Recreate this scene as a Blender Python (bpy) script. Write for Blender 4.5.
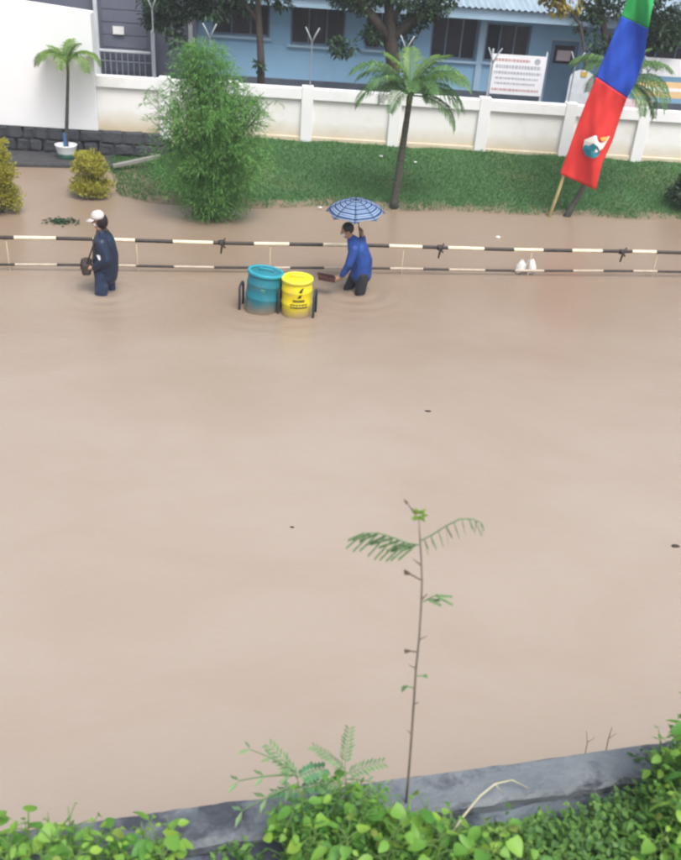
import bpy, bmesh, math, random
import numpy as np
from mathutils import Vector, Matrix, Euler

for o in list(bpy.data.objects):
    bpy.data.objects.remove(o)
S = bpy.context.scene
COL = S.collection
rad = math.radians
rng = np.random.default_rng(7)
random.seed(7)

# ------------------------------------------------------------------ camera
CAM_H, FPX, PITCH, ROLL = 5.5, 900.0, rad(30.5), rad(4.3)
F = Vector((0, math.cos(PITCH), -math.sin(PITCH)))
R0 = Vector((1, 0, 0)); U0 = Vector((0, math.sin(PITCH), math.cos(PITCH)))
RV = R0 * math.cos(ROLL) + U0 * math.sin(ROLL)
UV = U0 * math.cos(ROLL) - R0 * math.sin(ROLL)
CP = Vector((0, 0, CAM_H))
cam = bpy.data.cameras.new('camera')
cam.sensor_fit = 'VERTICAL'; cam.sensor_height = 24; cam.lens = 24 * FPX / 860
cam.clip_start = 0.05; cam.clip_end = 3000
cam_o = bpy.data.objects.new('camera', cam); COL.objects.link(cam_o)
mw = Matrix((RV, UV, -F)).transposed().to_4x4(); mw.translation = CP
cam_o.matrix_world = mw
cam.dof.use_dof = True; cam.dof.focus_distance = 8.0; cam.dof.aperture_fstop = 1.4
S.camera = cam_o
S.render.resolution_x, S.render.resolution_y = 811, 1024
S.render.filter_size = 2.0
try: S.cycles.filter_width = 2.1
except Exception: pass

# ------------------------------------------------------------------ light
W = bpy.data.worlds.new('World'); S.world = W; W.use_nodes = True
SUN_EL, SUN_ROT = rad(62), rad(150)
nt = W.node_tree; bg = nt.nodes['Background']
sky = nt.nodes.new('ShaderNodeTexSky'); sky.sky_type = 'NISHITA'; sky.sun_disc = False
sky.sun_elevation = SUN_EL; sky.sun_rotation = SUN_ROT
sky.air_density = 1.0; sky.dust_density = 6.0; sky.ozone_density = 1.0
hs = nt.nodes.new('ShaderNodeHueSaturation'); hs.inputs['Saturation'].default_value = 0.42
nt.links.new(sky.outputs[0], hs.inputs['Color']); nt.links.new(hs.outputs[0], bg.inputs[0])
bg.inputs[1].default_value = 0.15
sl = bpy.data.lights.new('sun', 'SUN'); sl.energy = 1.1; sl.angle = rad(25); sl.color = (1, .97, .93)
so = bpy.data.objects.new('sun', sl); COL.objects.link(so)
sd = Vector((math.cos(SUN_EL) * math.sin(SUN_ROT), math.cos(SUN_EL) * math.cos(SUN_ROT), math.sin(SUN_EL)))
so.rotation_euler = sd.to_track_quat('Z', 'Y').to_euler(); so.location = sd * 40
vs = S.view_settings
vs.view_transform = 'Standard'; vs.look = 'None'; vs.gamma = 1; vs.exposure = 0.64
vs.use_curve_mapping = False

# ------------------------------------------------------------------ helpers
def ray(x, y): return F * FPX + RV * (x - 340.5) - UV * (y - 430)
def at(x, y, z=0.0):
    d = ray(x, y); return CP + d * ((z - CAM_H) / d.z)
def atY(x, y, Y):
    d = ray(x, y); return CP + d * (Y / d.y)
# frame of the boundary wall (x along it, y away from the camera)
WO = Vector((0.4, 21.3, 0)); WA = math.atan2(21.6 - 20.8, 6.5 + 5.71)
WU = Vector((math.cos(WA), math.sin(WA), 0)); WN = Vector((-math.sin(WA), math.cos(WA), 0))
def onw(x, y, off=0.0):
    """sight line meets the vertical plane `off` metres behind the wall: (along, height)"""
    d = ray(x, y); t = (WO + WN * off - CP).dot(WN) / d.dot(WN)
    p = CP + d * t; return (p - WO).dot(WU), p.z
def rect(x0, y0, x1, y1, off):
    xm, ym = (x0 + x1) / 2, (y0 + y1) / 2
    return onw(x0, ym, off)[0], onw(x1, ym, off)[0], onw(xm, y1, off)[1], onw(xm, y0, off)[1]

def tag(o, label=None, cat=None, group=None, kind=None):
    if label: o['label'] = label
    if cat: o['category'] = cat
    if group: o['group'] = group
    if kind: o['kind'] = kind
    return o
def empty(name, loc=(0, 0, 0), rz=0.0, label=None, cat=None, group=None):
    o = bpy.data.objects.new(name, None); COL.objects.link(o)
    o.location = loc; o.rotation_euler = (0, 0, rz); o.empty_display_size = .2
    return tag(o, label, cat, group)
def link(name, me, parent=None, loc=None, rot=None, scale=None):
    o = bpy.data.objects.new(name, me); COL.objects.link(o)
    if parent: o.parent = parent
    if loc is not None: o.location = loc
    if rot is not None: o.rotation_euler = rot
    if scale is not None: o.scale = scale if hasattr(scale, '__len__') else (scale,) * 3
    return o

class MB:
    def __init__(s): s.v = []; s.f = []; s.m = []
    def add(s, vs, fs, mi=0):
        b = len(s.v); s.v += [tuple(v) for v in vs]
        for f in fs: s.f.append(tuple(b + i for i in f)); s.m.append(mi)
    def box(s, x0, x1, y0, y1, z0, z1, mi=0):
        s.add([(x0,y0,z0),(x1,y0,z0),(x1,y1,z0),(x0,y1,z0),(x0,y0,z1),(x1,y0,z1),(x1,y1,z1),(x0,y1,z1)],
              [(3,2,1,0),(4,5,6,7),(0,1,5,4),(1,2,6,5),(2,3,7,6),(3,0,4,7)], mi)
    def tube(s, pts, rs, n=8, mi=0, cap=True, mis=None):
        pts = [Vector(p) for p in pts]
        if not hasattr(rs, '__len__'): rs = [rs] * len(pts)
        vs = []; fs = []; ref = None
        for i, p in enumerate(pts):
            d = (pts[min(i + 1, len(pts) - 1)] - pts[max(i - 1, 0)]).normalized()
            if ref is None: ref = d.orthogonal().normalized()
            a = (ref - d * ref.dot(d)).normalized(); b = d.cross(a); ref = a
            for k in range(n):
                t = 2 * math.pi * k / n
                vs.append(p + (a * math.cos(t) + b * math.sin(t)) * rs[i])
        b0 = len(s.v); s.v += [tuple(v) for v in vs]
        for i in range(len(pts) - 1):
            for k in range(n):
                k2 = (k + 1) % n
                s.f.append((b0+i*n+k, b0+i*n+k2, b0+(i+1)*n+k2, b0+(i+1)*n+k)); s.m.append(mis[i] if mis else mi)
        if cap:
            s.f.append(tuple(b0 + k for k in reversed(range(n)))); s.m.append(mis[0] if mis else mi)
            s.f.append(tuple(b0 + (len(pts)-1)*n + k for k in range(n))); s.m.append(mis[-1] if mis else mi)
    def lathe(s, prof, n=24, mi=0, c=(0, 0, 0), capb=True, capt=True):
        vs = []; fs = []
        for r, z in prof:
            for k in range(n):
                t = 2 * math.pi * k / n; vs.append((c[0]+r*math.cos(t), c[1]+r*math.sin(t), c[2]+z))
        for i in range(len(prof) - 1):
            for k in range(n):
                k2 = (k+1) % n; fs.append((i*n+k, i*n+k2, (i+1)*n+k2, (i+1)*n+k))
        if capb: fs.append(tuple(reversed(range(n))))
        if capt: fs.append(tuple((len(prof)-1)*n + k for k in range(n)))
        s.add(vs, fs, mi)
    def mesh(s, name, mats, smooth=False):
        me = bpy.data.meshes.new(name); me.from_pydata(s.v, [], s.f)
        for m in (mats if isinstance(mats, (list, tuple)) else [mats]): me.materials.append(m)
        if any(s.m): me.polygons.foreach_set('material_index', s.m)
        if smooth: me.polygons.foreach_set('use_smooth', [True] * len(s.f))
        me.update(); return me
    def obj(s, name, mats, parent=None, smooth=False, bevel=0, **k):
        o = link(name, s.mesh(name, mats, smooth), parent, **k)
        if bevel:
            b = o.modifiers.new('bevel', 'BEVEL'); b.width = bevel; b.segments = 2; b.limit_method = 'ANGLE'
        return o

def np_mesh(name, V, Fq, mat, smooth=False):
    """mesh from numpy arrays, all faces the same size"""
    me = bpy.data.meshes.new(name); n = Fq.shape[1]
    me.vertices.add(len(V)); me.vertices.foreach_set('co', V.astype(np.float32).ravel())
    me.loops.add(Fq.size); me.loops.foreach_set('vertex_index', Fq.astype(np.int32).ravel())
    me.polygons.add(len(Fq)); me.polygons.foreach_set('loop_start', np.arange(0, Fq.size, n, dtype=np.int32))
    me.polygons.foreach_set('loop_total', np.full(len(Fq), n, np.int32))
    if smooth: me.polygons.foreach_set('use_smooth', np.ones(len(Fq), bool))
    me.materials.append(mat); me.update(calc_edges=True); me.validate(); return me
def unit(a): return a / np.maximum(np.linalg.norm(a, axis=-1, keepdims=True), 1e-9)
def leaves(name, P, D, L, Wd, mat, up=(0, 0, 1), fold=.25):
    """folded diamond leaves at P pointing along D, 2 triangles each"""
    N = len(P); D = unit(D)
    side = np.cross(D, np.array(up) + rng.normal(0, .35, (N, 3))); side = unit(side)
    nor = np.cross(side, D)
    L = np.broadcast_to(np.asarray(L, float).reshape(-1, 1), (N, 1)); Wd = np.broadcast_to(np.asarray(Wd, float).reshape(-1, 1), (N, 1))
    a = P; c = P + D * L - nor * L * .12 * 0; m = P + D * L * .45
    l = m + side * Wd * .5 + nor * Wd * fold; r = m - side * Wd * .5 + nor * Wd * fold
    V = np.stack([a, r, c, l], 1).reshape(-1, 3)
    i = np.arange(N)[:, None] * 4
    T = np.concatenate([i + np.array([[0, 1, 2]]), i + np.array([[0, 2, 3]])], 1).reshape(-1, 3)
    return np_mesh(name, V, T, mat)

# ------------------------------------------------------------------ materials
def newmat(name):
    m = bpy.data.materials.new(name); m.use_nodes = True
    return m, m.node_tree.nodes, m.node_tree.links, m.node_tree.nodes['Principled BSDF']
def mat(name, c1, c2=None, rough=.7, scale=4.0, bump=0.0, bscale=None, spec=.4, metal=0.0, stretch=(1, 1, 1), c3=None, s3=1.0, t3=(.5, .7)):
    m, N, L, B = newmat(name)
    B.inputs['Roughness'].default_value = rough; B.inputs['Metallic'].default_value = metal
    B.inputs['Specular IOR Level'].default_value = spec
    c2 = c2 or tuple(x * .8 for x in c1)
    tc = N.new('ShaderNodeTexCoord'); mp = N.new('ShaderNodeMapping'); mp.inputs['Scale'].default_value = stretch
    L.new(tc.outputs['Object'], mp.inputs['Vector'])
    no = N.new('ShaderNodeTexNoise'); no.inputs['Scale'].default_value = scale; no.inputs['Detail'].default_value = 6
    L.new(mp.outputs[0], no.inputs['Vector'])
    cr = N.new('ShaderNodeValToRGB'); cr.color_ramp.elements[0].position = .32; cr.color_ramp.elements[1].position = .68
    cr.color_ramp.elements[0].color = (*c2, 1); cr.color_ramp.elements[1].color = (*c1, 1)
    L.new(no.outputs['Fac'], cr.inputs[0]); out = cr.outputs[0]
    if c3:
        n3 = N.new('ShaderNodeTexNoise'); n3.inputs['Scale'].default_value = s3; n3.inputs['Detail'].default_value = 8
        n3.inputs['Roughness'].default_value = .65
        L.new(mp.outputs[0], n3.inputs['Vector'])
        r3 = N.new('ShaderNodeMapRange'); r3.inputs['From Min'].default_value = t3[0]; r3.inputs['From Max'].default_value = t3[1]
        L.new(n3.outputs['Fac'], r3.inputs[0])
        mx = N.new('ShaderNodeMix'); mx.data_type = 'RGBA'; L.new(r3.outputs[0], mx.inputs['Factor'])
        L.new(out, mx.inputs['A']); mx.inputs['B'].default_value = (*c3, 1); out = mx.outputs['Result']
    L.new(out, B.inputs['Base Color'])
    if bump:
        nb = N.new('ShaderNodeTexNoise'); nb.inputs['Scale'].default_value = bscale or scale * 5; nb.inputs['Detail'].default_value = 5
        L.new(mp.outputs[0], nb.inputs['Vector'])
        bp = N.new('ShaderNodeBump'); bp.inputs['Strength'].default_value = bump; bp.inputs['Distance'].default_value = .02
        L.new(nb.outputs['Fac'], bp.inputs['Height']); L.new(bp.outputs[0], B.inputs['Normal'])
    return m
def leafmat(name, c1, c2, rough=.5, trans=.3, island=True, c3=None):
    """foliage: colour varies from leaf to leaf, some light comes through"""
    m, N, L, B = newmat(name)
    B.inputs['Roughness'].default_value = rough; B.inputs['Specular IOR Level'].default_value = .35
    if island:
        g = N.new('ShaderNodeNewGeometry'); src = g.outputs['Random Per Island']
    else:
        g = N.new('ShaderNodeObjectInfo'); src = g.outputs['Random']
    cr = N.new('ShaderNodeValToRGB'); cr.color_ramp.elements[0].color = (*c2, 1); cr.color_ramp.elements[1].color = (*c1, 1)
    if c3:
        e = cr.color_ramp.elements.new(.93); e.color = (*c1, 1); cr.color_ramp.elements[-1].color = (*c3, 1)
    L.new(src, cr.inputs[0]); L.new(cr.outputs[0], B.inputs['Base Color'])
    t = N.new('ShaderNodeBsdfTranslucent'); L.new(cr.outputs[0], t.inputs['Color'])
    mx = N.new('ShaderNodeMixShader'); mx.inputs[0].default_value = trans
    L.new(B.outputs[0], mx.inputs[1]); L.new(t.outputs[0], mx.inputs[2])
    L.new(mx.outputs[0], N['Material Output'].inputs['Surface'])
    return m

M = {}
M['white'] = mat('white_paint', (.80, .81, .82), (.75, .76, .77), .75, 1.2, .15, 40, c3=(.62, .61, .56), s3=.9, t3=(.55, .85))
M['panel'] = mat('panel_paint', (.80, .80, .79), (.76, .76, .74), .8, 1.0, .15, 40, c3=(.64, .60, .50), s3=1.1, t3=(.52, .85), stretch=(1, 1, .8))
M['tallwhite'] = mat('tall_wall_paint', (.80, .81, .82), (.75, .77, .79), .75, .7, .1, 30, c3=(.66, .66, .64), s3=.6, t3=(.55, .8))
M['stone'] = mat('dark_stone', (.06, .064, .075), (.032, .036, .045), .8, 6, .6, 18)
M['mortar'] = mat('dark_mortar', (.06, .06, .065), (.035, .036, .04), .9, 8, .3)
M['blue'] = mat('blue_facade', (.32, .56, .80), (.28, .51, .74), .8, .9, .1, 30, c3=(.26, .44, .60), s3=.8, t3=(.52, .8))
M['plinth'] = mat('plinth_paint', (.11, .14, .18), (.08, .10, .14), .8, 3)
M['trim'] = mat('trim_paint', (.42, .60, .76), (.37, .54, .70), .7, 2)
M['roof'] = mat('roof_sheet', (.33, .42, .50), (.25, .33, .40), .55, 1.5, stretch=(6, .5, 1))
M['glass'] = mat('dark_glass', (.018, .02, .035), (.03, .028, .045), .18, 1.5, spec=.25)
M['curtain'] = mat('curtained_glass', (.055, .045, .06), (.03, .03, .045), .25, 3, spec=.3, stretch=(8, 1, .3))
M['frame'] = mat('window_frame', (.20, .27, .36), None, .6)
M['door'] = mat('door_paint', (.16, .28, .42), (.13, .24, .37), .6, 3)
M['shutter'] = mat('grey_shutter', (.13, .14, .19), (.10, .11, .15), .6, 2)
M['metal'] = mat('galvanised', (.30, .35, .40), (.24, .28, .33), .5, 8, metal=.3)
M['armgrey'] = mat('arm_grey', (.42, .47, .52), None, .6)
M['palegrey'] = mat('pale_grey_paint', (.62, .66, .70), None, .6)
M['board'] = mat('banner_vinyl', (.78, .79, .82), (.72, .74, .78), .55, 2)
M['ink'] = mat('grey_ink', (.42, .44, .50), None, .7)
M['redink'] = mat('red_ink', (.55, .34, .34), None, .7)
M['orange'] = mat('orange_vinyl', (.72, .42, .16), (.70, .52, .30), .6, 1.2)
M['pink'] = mat('pink_vinyl', (.72, .52, .55), (.76, .70, .72), .6, 1.5)
M['yellowsign'] = mat('mustard', (.55, .38, .06), None, .6)
M['lawn'] = mat('lawn_soil', (.055, .13, .046), (.045, .11, .04), .95, 2.2, .2, 30, c3=(.12, .125, .06), s3=.7, t3=(.54, .75))
M['soil'] = mat('bank_soil', (.075, .06, .045), (.05, .042, .033), .95, 5, .6)
M['conc'] = mat('wet_concrete', (.165, .185, .205), (.115, .135, .155), .6, 3.5, .6, 26, c3=(.045, .052, .068), s3=2.6, t3=(.52, .62))
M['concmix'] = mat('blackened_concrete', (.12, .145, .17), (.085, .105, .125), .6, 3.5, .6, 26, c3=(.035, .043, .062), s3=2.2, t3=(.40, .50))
M['concdark'] = mat('dark_concrete', (.05, .06, .085), (.03, .037, .055), .6, 5, .5, 22)
M['ground'] = mat('street_bed', (.22, .19, .16), None, .9, .5)
M['bark'] = mat('bark', (.075, .06, .05), (.04, .034, .03), .9, 9, .6, stretch=(1, 1, .3))
M['palmbark'] = mat('palm_bark', (.085, .085, .065), (.04, .042, .035), .9, 7, .5, stretch=(1, 1, 4))
M['culm'] = mat('green_stem', (.10, .15, .05), None, .6)
M['grass'] = leafmat('grass_blades', (.075, .20, .050), (.058, .165, .042), .6, .35)
M['bush'] = leafmat('feathery_leaves', (.20, .42, .11), (.10, .27, .07), .5, .5, c3=(.30, .50, .14))
M['palm'] = leafmat('palm_leaves', (.15, .29, .08), (.06, .15, .055), .45, .3, island=True)
M['palmy'] = leafmat('young_palm_leaves', (.22, .36, .07), (.10, .20, .05), .45, .35)
M['dark'] = leafmat('dark_leaves', (.045, .10, .04), (.012, .035, .018), .5, .2)
M['yell'] = leafmat('golden_shrub_leaves', (.54, .50, .06), (.24, .26, .04), .5, .4, c3=(.62, .56, .09))
M['yellowleaf'] = leafmat('yellowed_leaves', (.42, .33, .05), (.20, .17, .04), .5, .3)
M['weed'] = leafmat('weed_leaf', (.24, .46, .07), (.08, .25, .04), .45, .35, island=False)
M['weedbright'] = leafmat('bright_weed_leaf', (.34, .54, .08), (.18, .40, .06), .45, .4, island=False)
M['creep'] = leafmat('creeper_leaf', (.15, .30, .065), (.05, .14, .035), .5, .3)
M['pinnae'] = leafmat('pinnate_leaf', (.22, .35, .16), (.14, .26, .12), .5, .3)
M['pinnab'] = leafmat('bluegreen_leaf', (.14, .32, .15), (.09, .23, .11), .5, .3)
M['bud'] = leafmat('bud_leaf', (.30, .50, .09), (.20, .40, .06), .5, .4)
M['stem'] = mat('sapling_stem', (.24, .20, .16), (.16, .135, .11), .8, 12)
M['brownleaf'] = leafmat('dry_leaf', (.14, .10, .07), (.08, .06, .045), .7, .2)
M['railblack'] = mat('black_rail_paint', (.025, .02, .02), (.045, .035, .03), .5, 9)
M['railcream'] = mat('cream_rail_paint', (.78, .70, .52), (.66, .58, .42), .5, 9)
M['railmud'] = mat('muddy_cream_paint', (.52, .44, .35), (.42, .35, .28), .6, 9)
M['post'] = mat('yellow_post_paint', (.42, .34, .25), (.36, .28, .20), .7, 6)
M['teal'] = mat('teal_plastic', (.012, .19, .25), (.010, .16, .215), .45, 3, spec=.5, c3=(.10, .20, .22), s3=5, t3=(.54, .80))
M['teallid'] = mat('teal_lid', (.02, .33, .42), (.016, .28, .37), .4, 3, spec=.5)
M['yellow'] = mat('yellow_plastic', (.80, .66, .015), (.74, .60, .012), .45, 3, spec=.5, c3=(.58, .46, .12), s3=5, t3=(.54, .80))
M['yellowlid'] = mat('yellow_lid', (.84, .74, .06), None, .4, 3)
M['black'] = mat('black_print', (.03, .028, .02), None, .6)
M['darkpipe'] = mat('dark_pipe', (.03, .04, .05), None, .5)
M['bamboo'] = mat('bamboo_pole', (.55, .46, .22), (.42, .35, .16), .6, 8)
M['fgreen'] = mat('flag_green', (.02, .36, .09), (.016, .31, .07), .75, 3)
M['fblue'] = mat('flag_blue', (.012, .075, .50), (.01, .06, .44), .75, 3)
M['fred'] = mat('flag_red', (.68, .035, .03), (.60, .025, .022), .75, 3)
M['fwhite'] = mat('flag_white', (.80, .78, .74), None, .75)
M['forange'] = mat('flag_orange', (.80, .38, .08), None, .75)
M['fteal'] = mat('flag_teal', (.02, .22, .30), None, .75)
M['skin'] = mat('skin', (.40, .23, .15), (.31, .17, .11), .55, 6)
M['hair'] = mat('hair', (.012, .010, .012), None, .5)
M['navy'] = mat('navy_raincoat', (.014, .028, .062), (.008, .017, .042), .45, 7, .9, 11)
M['royal'] = mat('royal_blue_jacket', (.015, .075, .33), (.009, .042, .20), .6, 6, .9, 11, c3=(.012, .022, .07), s3=4, t3=(.54, .66))
M['jeans'] = mat('blue_trousers', (.028, .05, .105), (.016, .03, .068), .8, 9, .5, 14, c3=(.09, .13, .20), s3=5, t3=(.56, .7))
M['darktr'] = mat('dark_trousers', (.022, .025, .035), None, .8, 9, .3, 20)
M['capw'] = mat('white_cap', (.60, .55, .54), None, .7)
M['maskw'] = mat('white_mask', (.70, .70, .72), None, .7)
M['brown'] = mat('brown_bag', (.05, .035, .032), (.035, .025, .022), .6, 7, .3)
M['maroon'] = mat('maroon_plastic', (.075, .028, .028), (.05, .02, .02), .5, 7)
M['potwhite'] = mat('pot_white', (.74, .78, .80), None, .7)
M['potblue'] = mat('pot_blue', (.05, .14, .34), None, .7)
M['potgreen'] = mat('pot_green', (.12, .34, .26), None, .7)
M['paper'] = mat('paper', (.78, .78, .77), None, .7)

def water_mat():
    m, N, L, B = newmat('flood_water')
    tc = N.new('ShaderNodeTexCoord')
    def noise(sc, st, det=5, ro=.55):
        mp = N.new('ShaderNodeMapping'); mp.inputs['Scale'].default_value = st; mp.inputs['Rotation'].default_value = (0, 0, .12)
        L.new(tc.outputs['Object'], mp.inputs['Vector'])
        n = N.new('ShaderNodeTexNoise'); n.inputs['Scale'].default_value = sc; n.inputs['Detail'].default_value = det
        n.inputs['Roughness'].default_value = ro; n.inputs['Distortion'].default_value = .5
        L.new(mp.outputs[0], n.inputs['Vector']); return n.outputs['Fac']
    cr = N.new('ShaderNodeValToRGB'); e = cr.color_ramp.elements
    e[0].position = .25; e[0].color = (.312, .258, .211, 1); e[1].position = .72; e[1].color = (.345, .292, .247, 1)
    L.new(noise(.7, (.6, 1, 1), 9, .62), cr.inputs[0])
    # browner toward the far bank: silt, with reflected bank and trees painted in
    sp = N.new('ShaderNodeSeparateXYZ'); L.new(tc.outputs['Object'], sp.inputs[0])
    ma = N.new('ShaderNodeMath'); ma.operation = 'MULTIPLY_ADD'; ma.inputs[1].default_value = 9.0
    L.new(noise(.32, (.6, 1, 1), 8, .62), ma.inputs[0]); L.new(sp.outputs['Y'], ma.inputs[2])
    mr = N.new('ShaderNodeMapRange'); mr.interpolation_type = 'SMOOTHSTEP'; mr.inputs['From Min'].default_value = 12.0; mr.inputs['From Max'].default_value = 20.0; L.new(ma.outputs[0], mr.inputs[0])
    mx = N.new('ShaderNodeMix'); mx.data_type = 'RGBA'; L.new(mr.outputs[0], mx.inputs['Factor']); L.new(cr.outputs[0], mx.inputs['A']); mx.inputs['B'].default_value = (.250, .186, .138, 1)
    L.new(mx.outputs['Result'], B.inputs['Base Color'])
    B.inputs['Roughness'].default_value = .28; B.inputs['IOR'].default_value = 1.33
    b1 = N.new('ShaderNodeBump'); b1.inputs['Strength'].default_value = .2; b1.inputs['Distance'].default_value = .03
    L.new(noise(4.5, (.8, 1.3, 1), 4), b1.inputs['Height'])
    b2 = N.new('ShaderNodeBump'); b2.inputs['Strength'].default_value = .32; b2.inputs['Distance'].default_value = .012
    L.new(noise(19, (.9, 1.3, 1), 3), b2.inputs['Height']); L.new(b1.outputs[0], b2.inputs['Normal'])
    L.new(b2.outputs[0], B.inputs['Normal'])
    return m
M['water'] = water_mat()

# ------------------------------------------------------------------ setting
def muddy_edge(m, z0, z1, col):
    N, L = m.node_tree.nodes, m.node_tree.links; B = N['Principled BSDF']; src = B.inputs['Base Color'].links[0].from_socket
    tc = N.new('ShaderNodeTexCoord'); sp = N.new('ShaderNodeSeparateXYZ'); L.new(tc.outputs['Object'], sp.inputs[0])
    no = N.new('ShaderNodeTexNoise'); no.inputs['Scale'].default_value = 3.5; no.inputs['Detail'].default_value = 6; L.new(tc.outputs['Object'], no.inputs['Vector'])
    ma = N.new('ShaderNodeMath'); ma.operation = 'MULTIPLY_ADD'; ma.inputs[1].default_value = -.22; L.new(no.outputs['Fac'], ma.inputs[0]); L.new(sp.outputs['Z'], ma.inputs[2])
    mr = N.new('ShaderNodeMapRange'); mr.inputs['From Min'].default_value = z0; mr.inputs['From Max'].default_value = z1; mr.inputs['To Min'].default_value = 1; mr.inputs['To Max'].default_value = 0; L.new(ma.outputs[0], mr.inputs[0])
    mx = N.new('ShaderNodeMix'); mx.data_type = 'RGBA'; L.new(mr.outputs[0], mx.inputs['Factor']); L.new(src, mx.inputs['A']); mx.inputs['B'].default_value = (*col, 1); L.new(mx.outputs['Result'], B.inputs['Base Color'])
muddy_edge(M['lawn'], -.09, -.02, (.20, .15, .105))
muddy_edge(M['teal'], -.12, .06, (.24, .19, .14)); muddy_edge(M['yellow'], -.12, .06, (.34, .25, .16))
muddy_edge(M['panel'], .55, .98, (.56, .48, .34))
g = MB(); g.add([(-600, -200, -.47), (600, -200, -.47), (600, 900, -.47), (-600, 900, -.47)], [(0, 1, 2, 3)])
tag(g.obj('ground', M['ground']), kind='structure')
# flood water: one sheet, with low ring ripples round what stands in it
pL = at(106, 291); pR = at(353, 291)
dT = at(261, 309); dY = at(296, 313)
rip = [(pL.x, pL.y, .022), (pR.x, pR.y, .026), (dT.x, dT.y, .014), (dY.x, dY.y, .014)]
nx, ny = 260, 330
xs = np.linspace(-9, 10, nx); ys = np.linspace(2.4, 20.6, ny)
X, Y = np.meshgrid(xs, ys); Z = np.zeros_like(X)
for (cx, cy, a) in rip:
    r = np.hypot(X - cx, (Y - cy)); Z += a * np.cos(r * 21) * np.exp(-r / .45)
Z += .0015 * np.sin(X * 3.1 + 1.3 * np.sin(Y * 1.7)) * np.sin(Y * 4.3 + .8 * np.sin(X * .9))
edge = np.minimum(np.minimum(X - xs[0], xs[-1] - X), np.minimum(Y - ys[0], ys[-1] - Y)); Z *= np.clip(edge / .8, 0, 1)
V = np.stack([X, Y, Z], -1).reshape(-1, 3)
idx = np.arange(nx * ny).reshape(ny, nx)
Q = np.stack([idx[:-1, :-1], idx[:-1, 1:], idx[1:, 1:], idx[1:, :-1]], -1).reshape(-1, 4)
outer = np.array([[-200, -2, 0], [200, -2, 0], [200, 20.6, 0], [-200, 20.6, 0]], float)
cn = [idx[0, 0], idx[0, -1], idx[-1, -1], idx[-1, 0]]
b = len(V); V = np.vstack([V, outer])
Q = np.vstack([Q, [[b, b+1, cn[1], cn[0]], [b+1, b+2, cn[2], cn[1]], [b+3, b, cn[0], cn[3]]]])
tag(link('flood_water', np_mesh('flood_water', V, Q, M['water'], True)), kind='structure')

# lawn bank between water edge and the wall
edge_px = [(100, 166), (112, 176), (118, 196), (150, 203), (200, 209), (250, 209), (330, 208), (395, 211), (450, 213), (545, 216), (620, 219), (700, 222), (800, 226)]
EX = [at(*e) for e in edge_px]
ex = np.array([p.x for p in EX] + [16.0]); ey = np.array([p.y for p in EX] + [EX[-1].y + .6])
def edge_y(x): return np.interp(x, ex, ey)
def wall_y(x): return WO.y + (x - WO.x) * math.tan(WA)
BANK = .68
def bank_z(x, y):
    e = edge_y(x); w = wall_y(x); t = (y - e) / np.maximum(w - e, .3)
    z = BANK * np.clip(t, -1, 1.0) ** 1 * (.75 + .25 * np.clip(t, 0, 1))
    z = np.where(t < 0, t * .5, z)
    z = z + .012 * np.sin(x * 2.3 + y) + .010 * np.sin(x * 5.1 - y * 3.3) * np.clip(t * 3, 0, 1) - .01
    z = np.where(z > 0, z * (.10 + .90 * np.clip((x + 4.9) / 1.5, 0, 1) ** 1.3), z)
    fade = np.clip((x + 6.3) / .5, 0, 1)
    return z * fade - .35 * (1 - fade)
us = np.linspace(-7, 14, 170); tv = np.linspace(-.35, 1.15, 46)
Xg = np.repeat(us[None, :], 46, 0); eg = edge_y(Xg); wg = wall_y(Xg)
Yg = eg + (wg - eg) * tv[:, None]
Zg = bank_z(Xg, Yg)
V = np.stack([Xg, Yg, Zg], -1).reshape(-1, 3); idx = np.arange(46 * 170).reshape(46, 170)
Q = np.stack([idx[:-1, :-1], idx[:-1, 1:], idx[1:, 1:], idx[1:, :-1]], -1).reshape(-1, 4)
tag(link('lawn', np_mesh('lawn', V, Q, M['lawn'], True)), kind='structure')
# yard behind the wall
def wl(u, off, z): p = WO + WU * u + WN * off; return (p.x, p.y, z)
g = MB(); g.add([wl(-40, .12, .6), wl(60, .12, .6), wl(60, 500, .6), wl(-40, 500, .6)], [(0, 1, 2, 3)])
tag(g.obj('yard', M['soil']), kind='structure')
# grass blades on the bank
n = 60000
gx = rng.uniform(-5.7, 10.5, n); t = rng.uniform(.0, 1.0, n); e = edge_y(gx); gy = e + (wall_y(gx) - .05 - e) * t
gz = bank_z(gx, gy)
dens = np.sin(gx * 1.7 + 1) * np.sin(gy * 2.1 + gx * .6) + rng.normal(0, .5, n)
k = (gz > .0) & (dens > -1.3) & ~((t < .12) & (rng.random(n) < .45 + .4 * np.sin(gx * 3.1 + np.sin(gx * 7.3)))); gx, gy, gz = gx[k], gy[k], gz[k]
P = np.stack([gx, gy, gz], 1); D = np.stack([rng.normal(0, .5, len(gx)), rng.normal(-.1, .5, len(gx)), np.ones(len(gx))], 1)
tag(link('grass', leaves('grass', P, D, rng.uniform(.03, .085, len(gx)), rng.uniform(.008, .018, len(gx)), M['grass'], up=(0, 1, .2), fold=0)),
    'short dark green grass covering the bank below the white wall', 'grass', kind='stuff')

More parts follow.
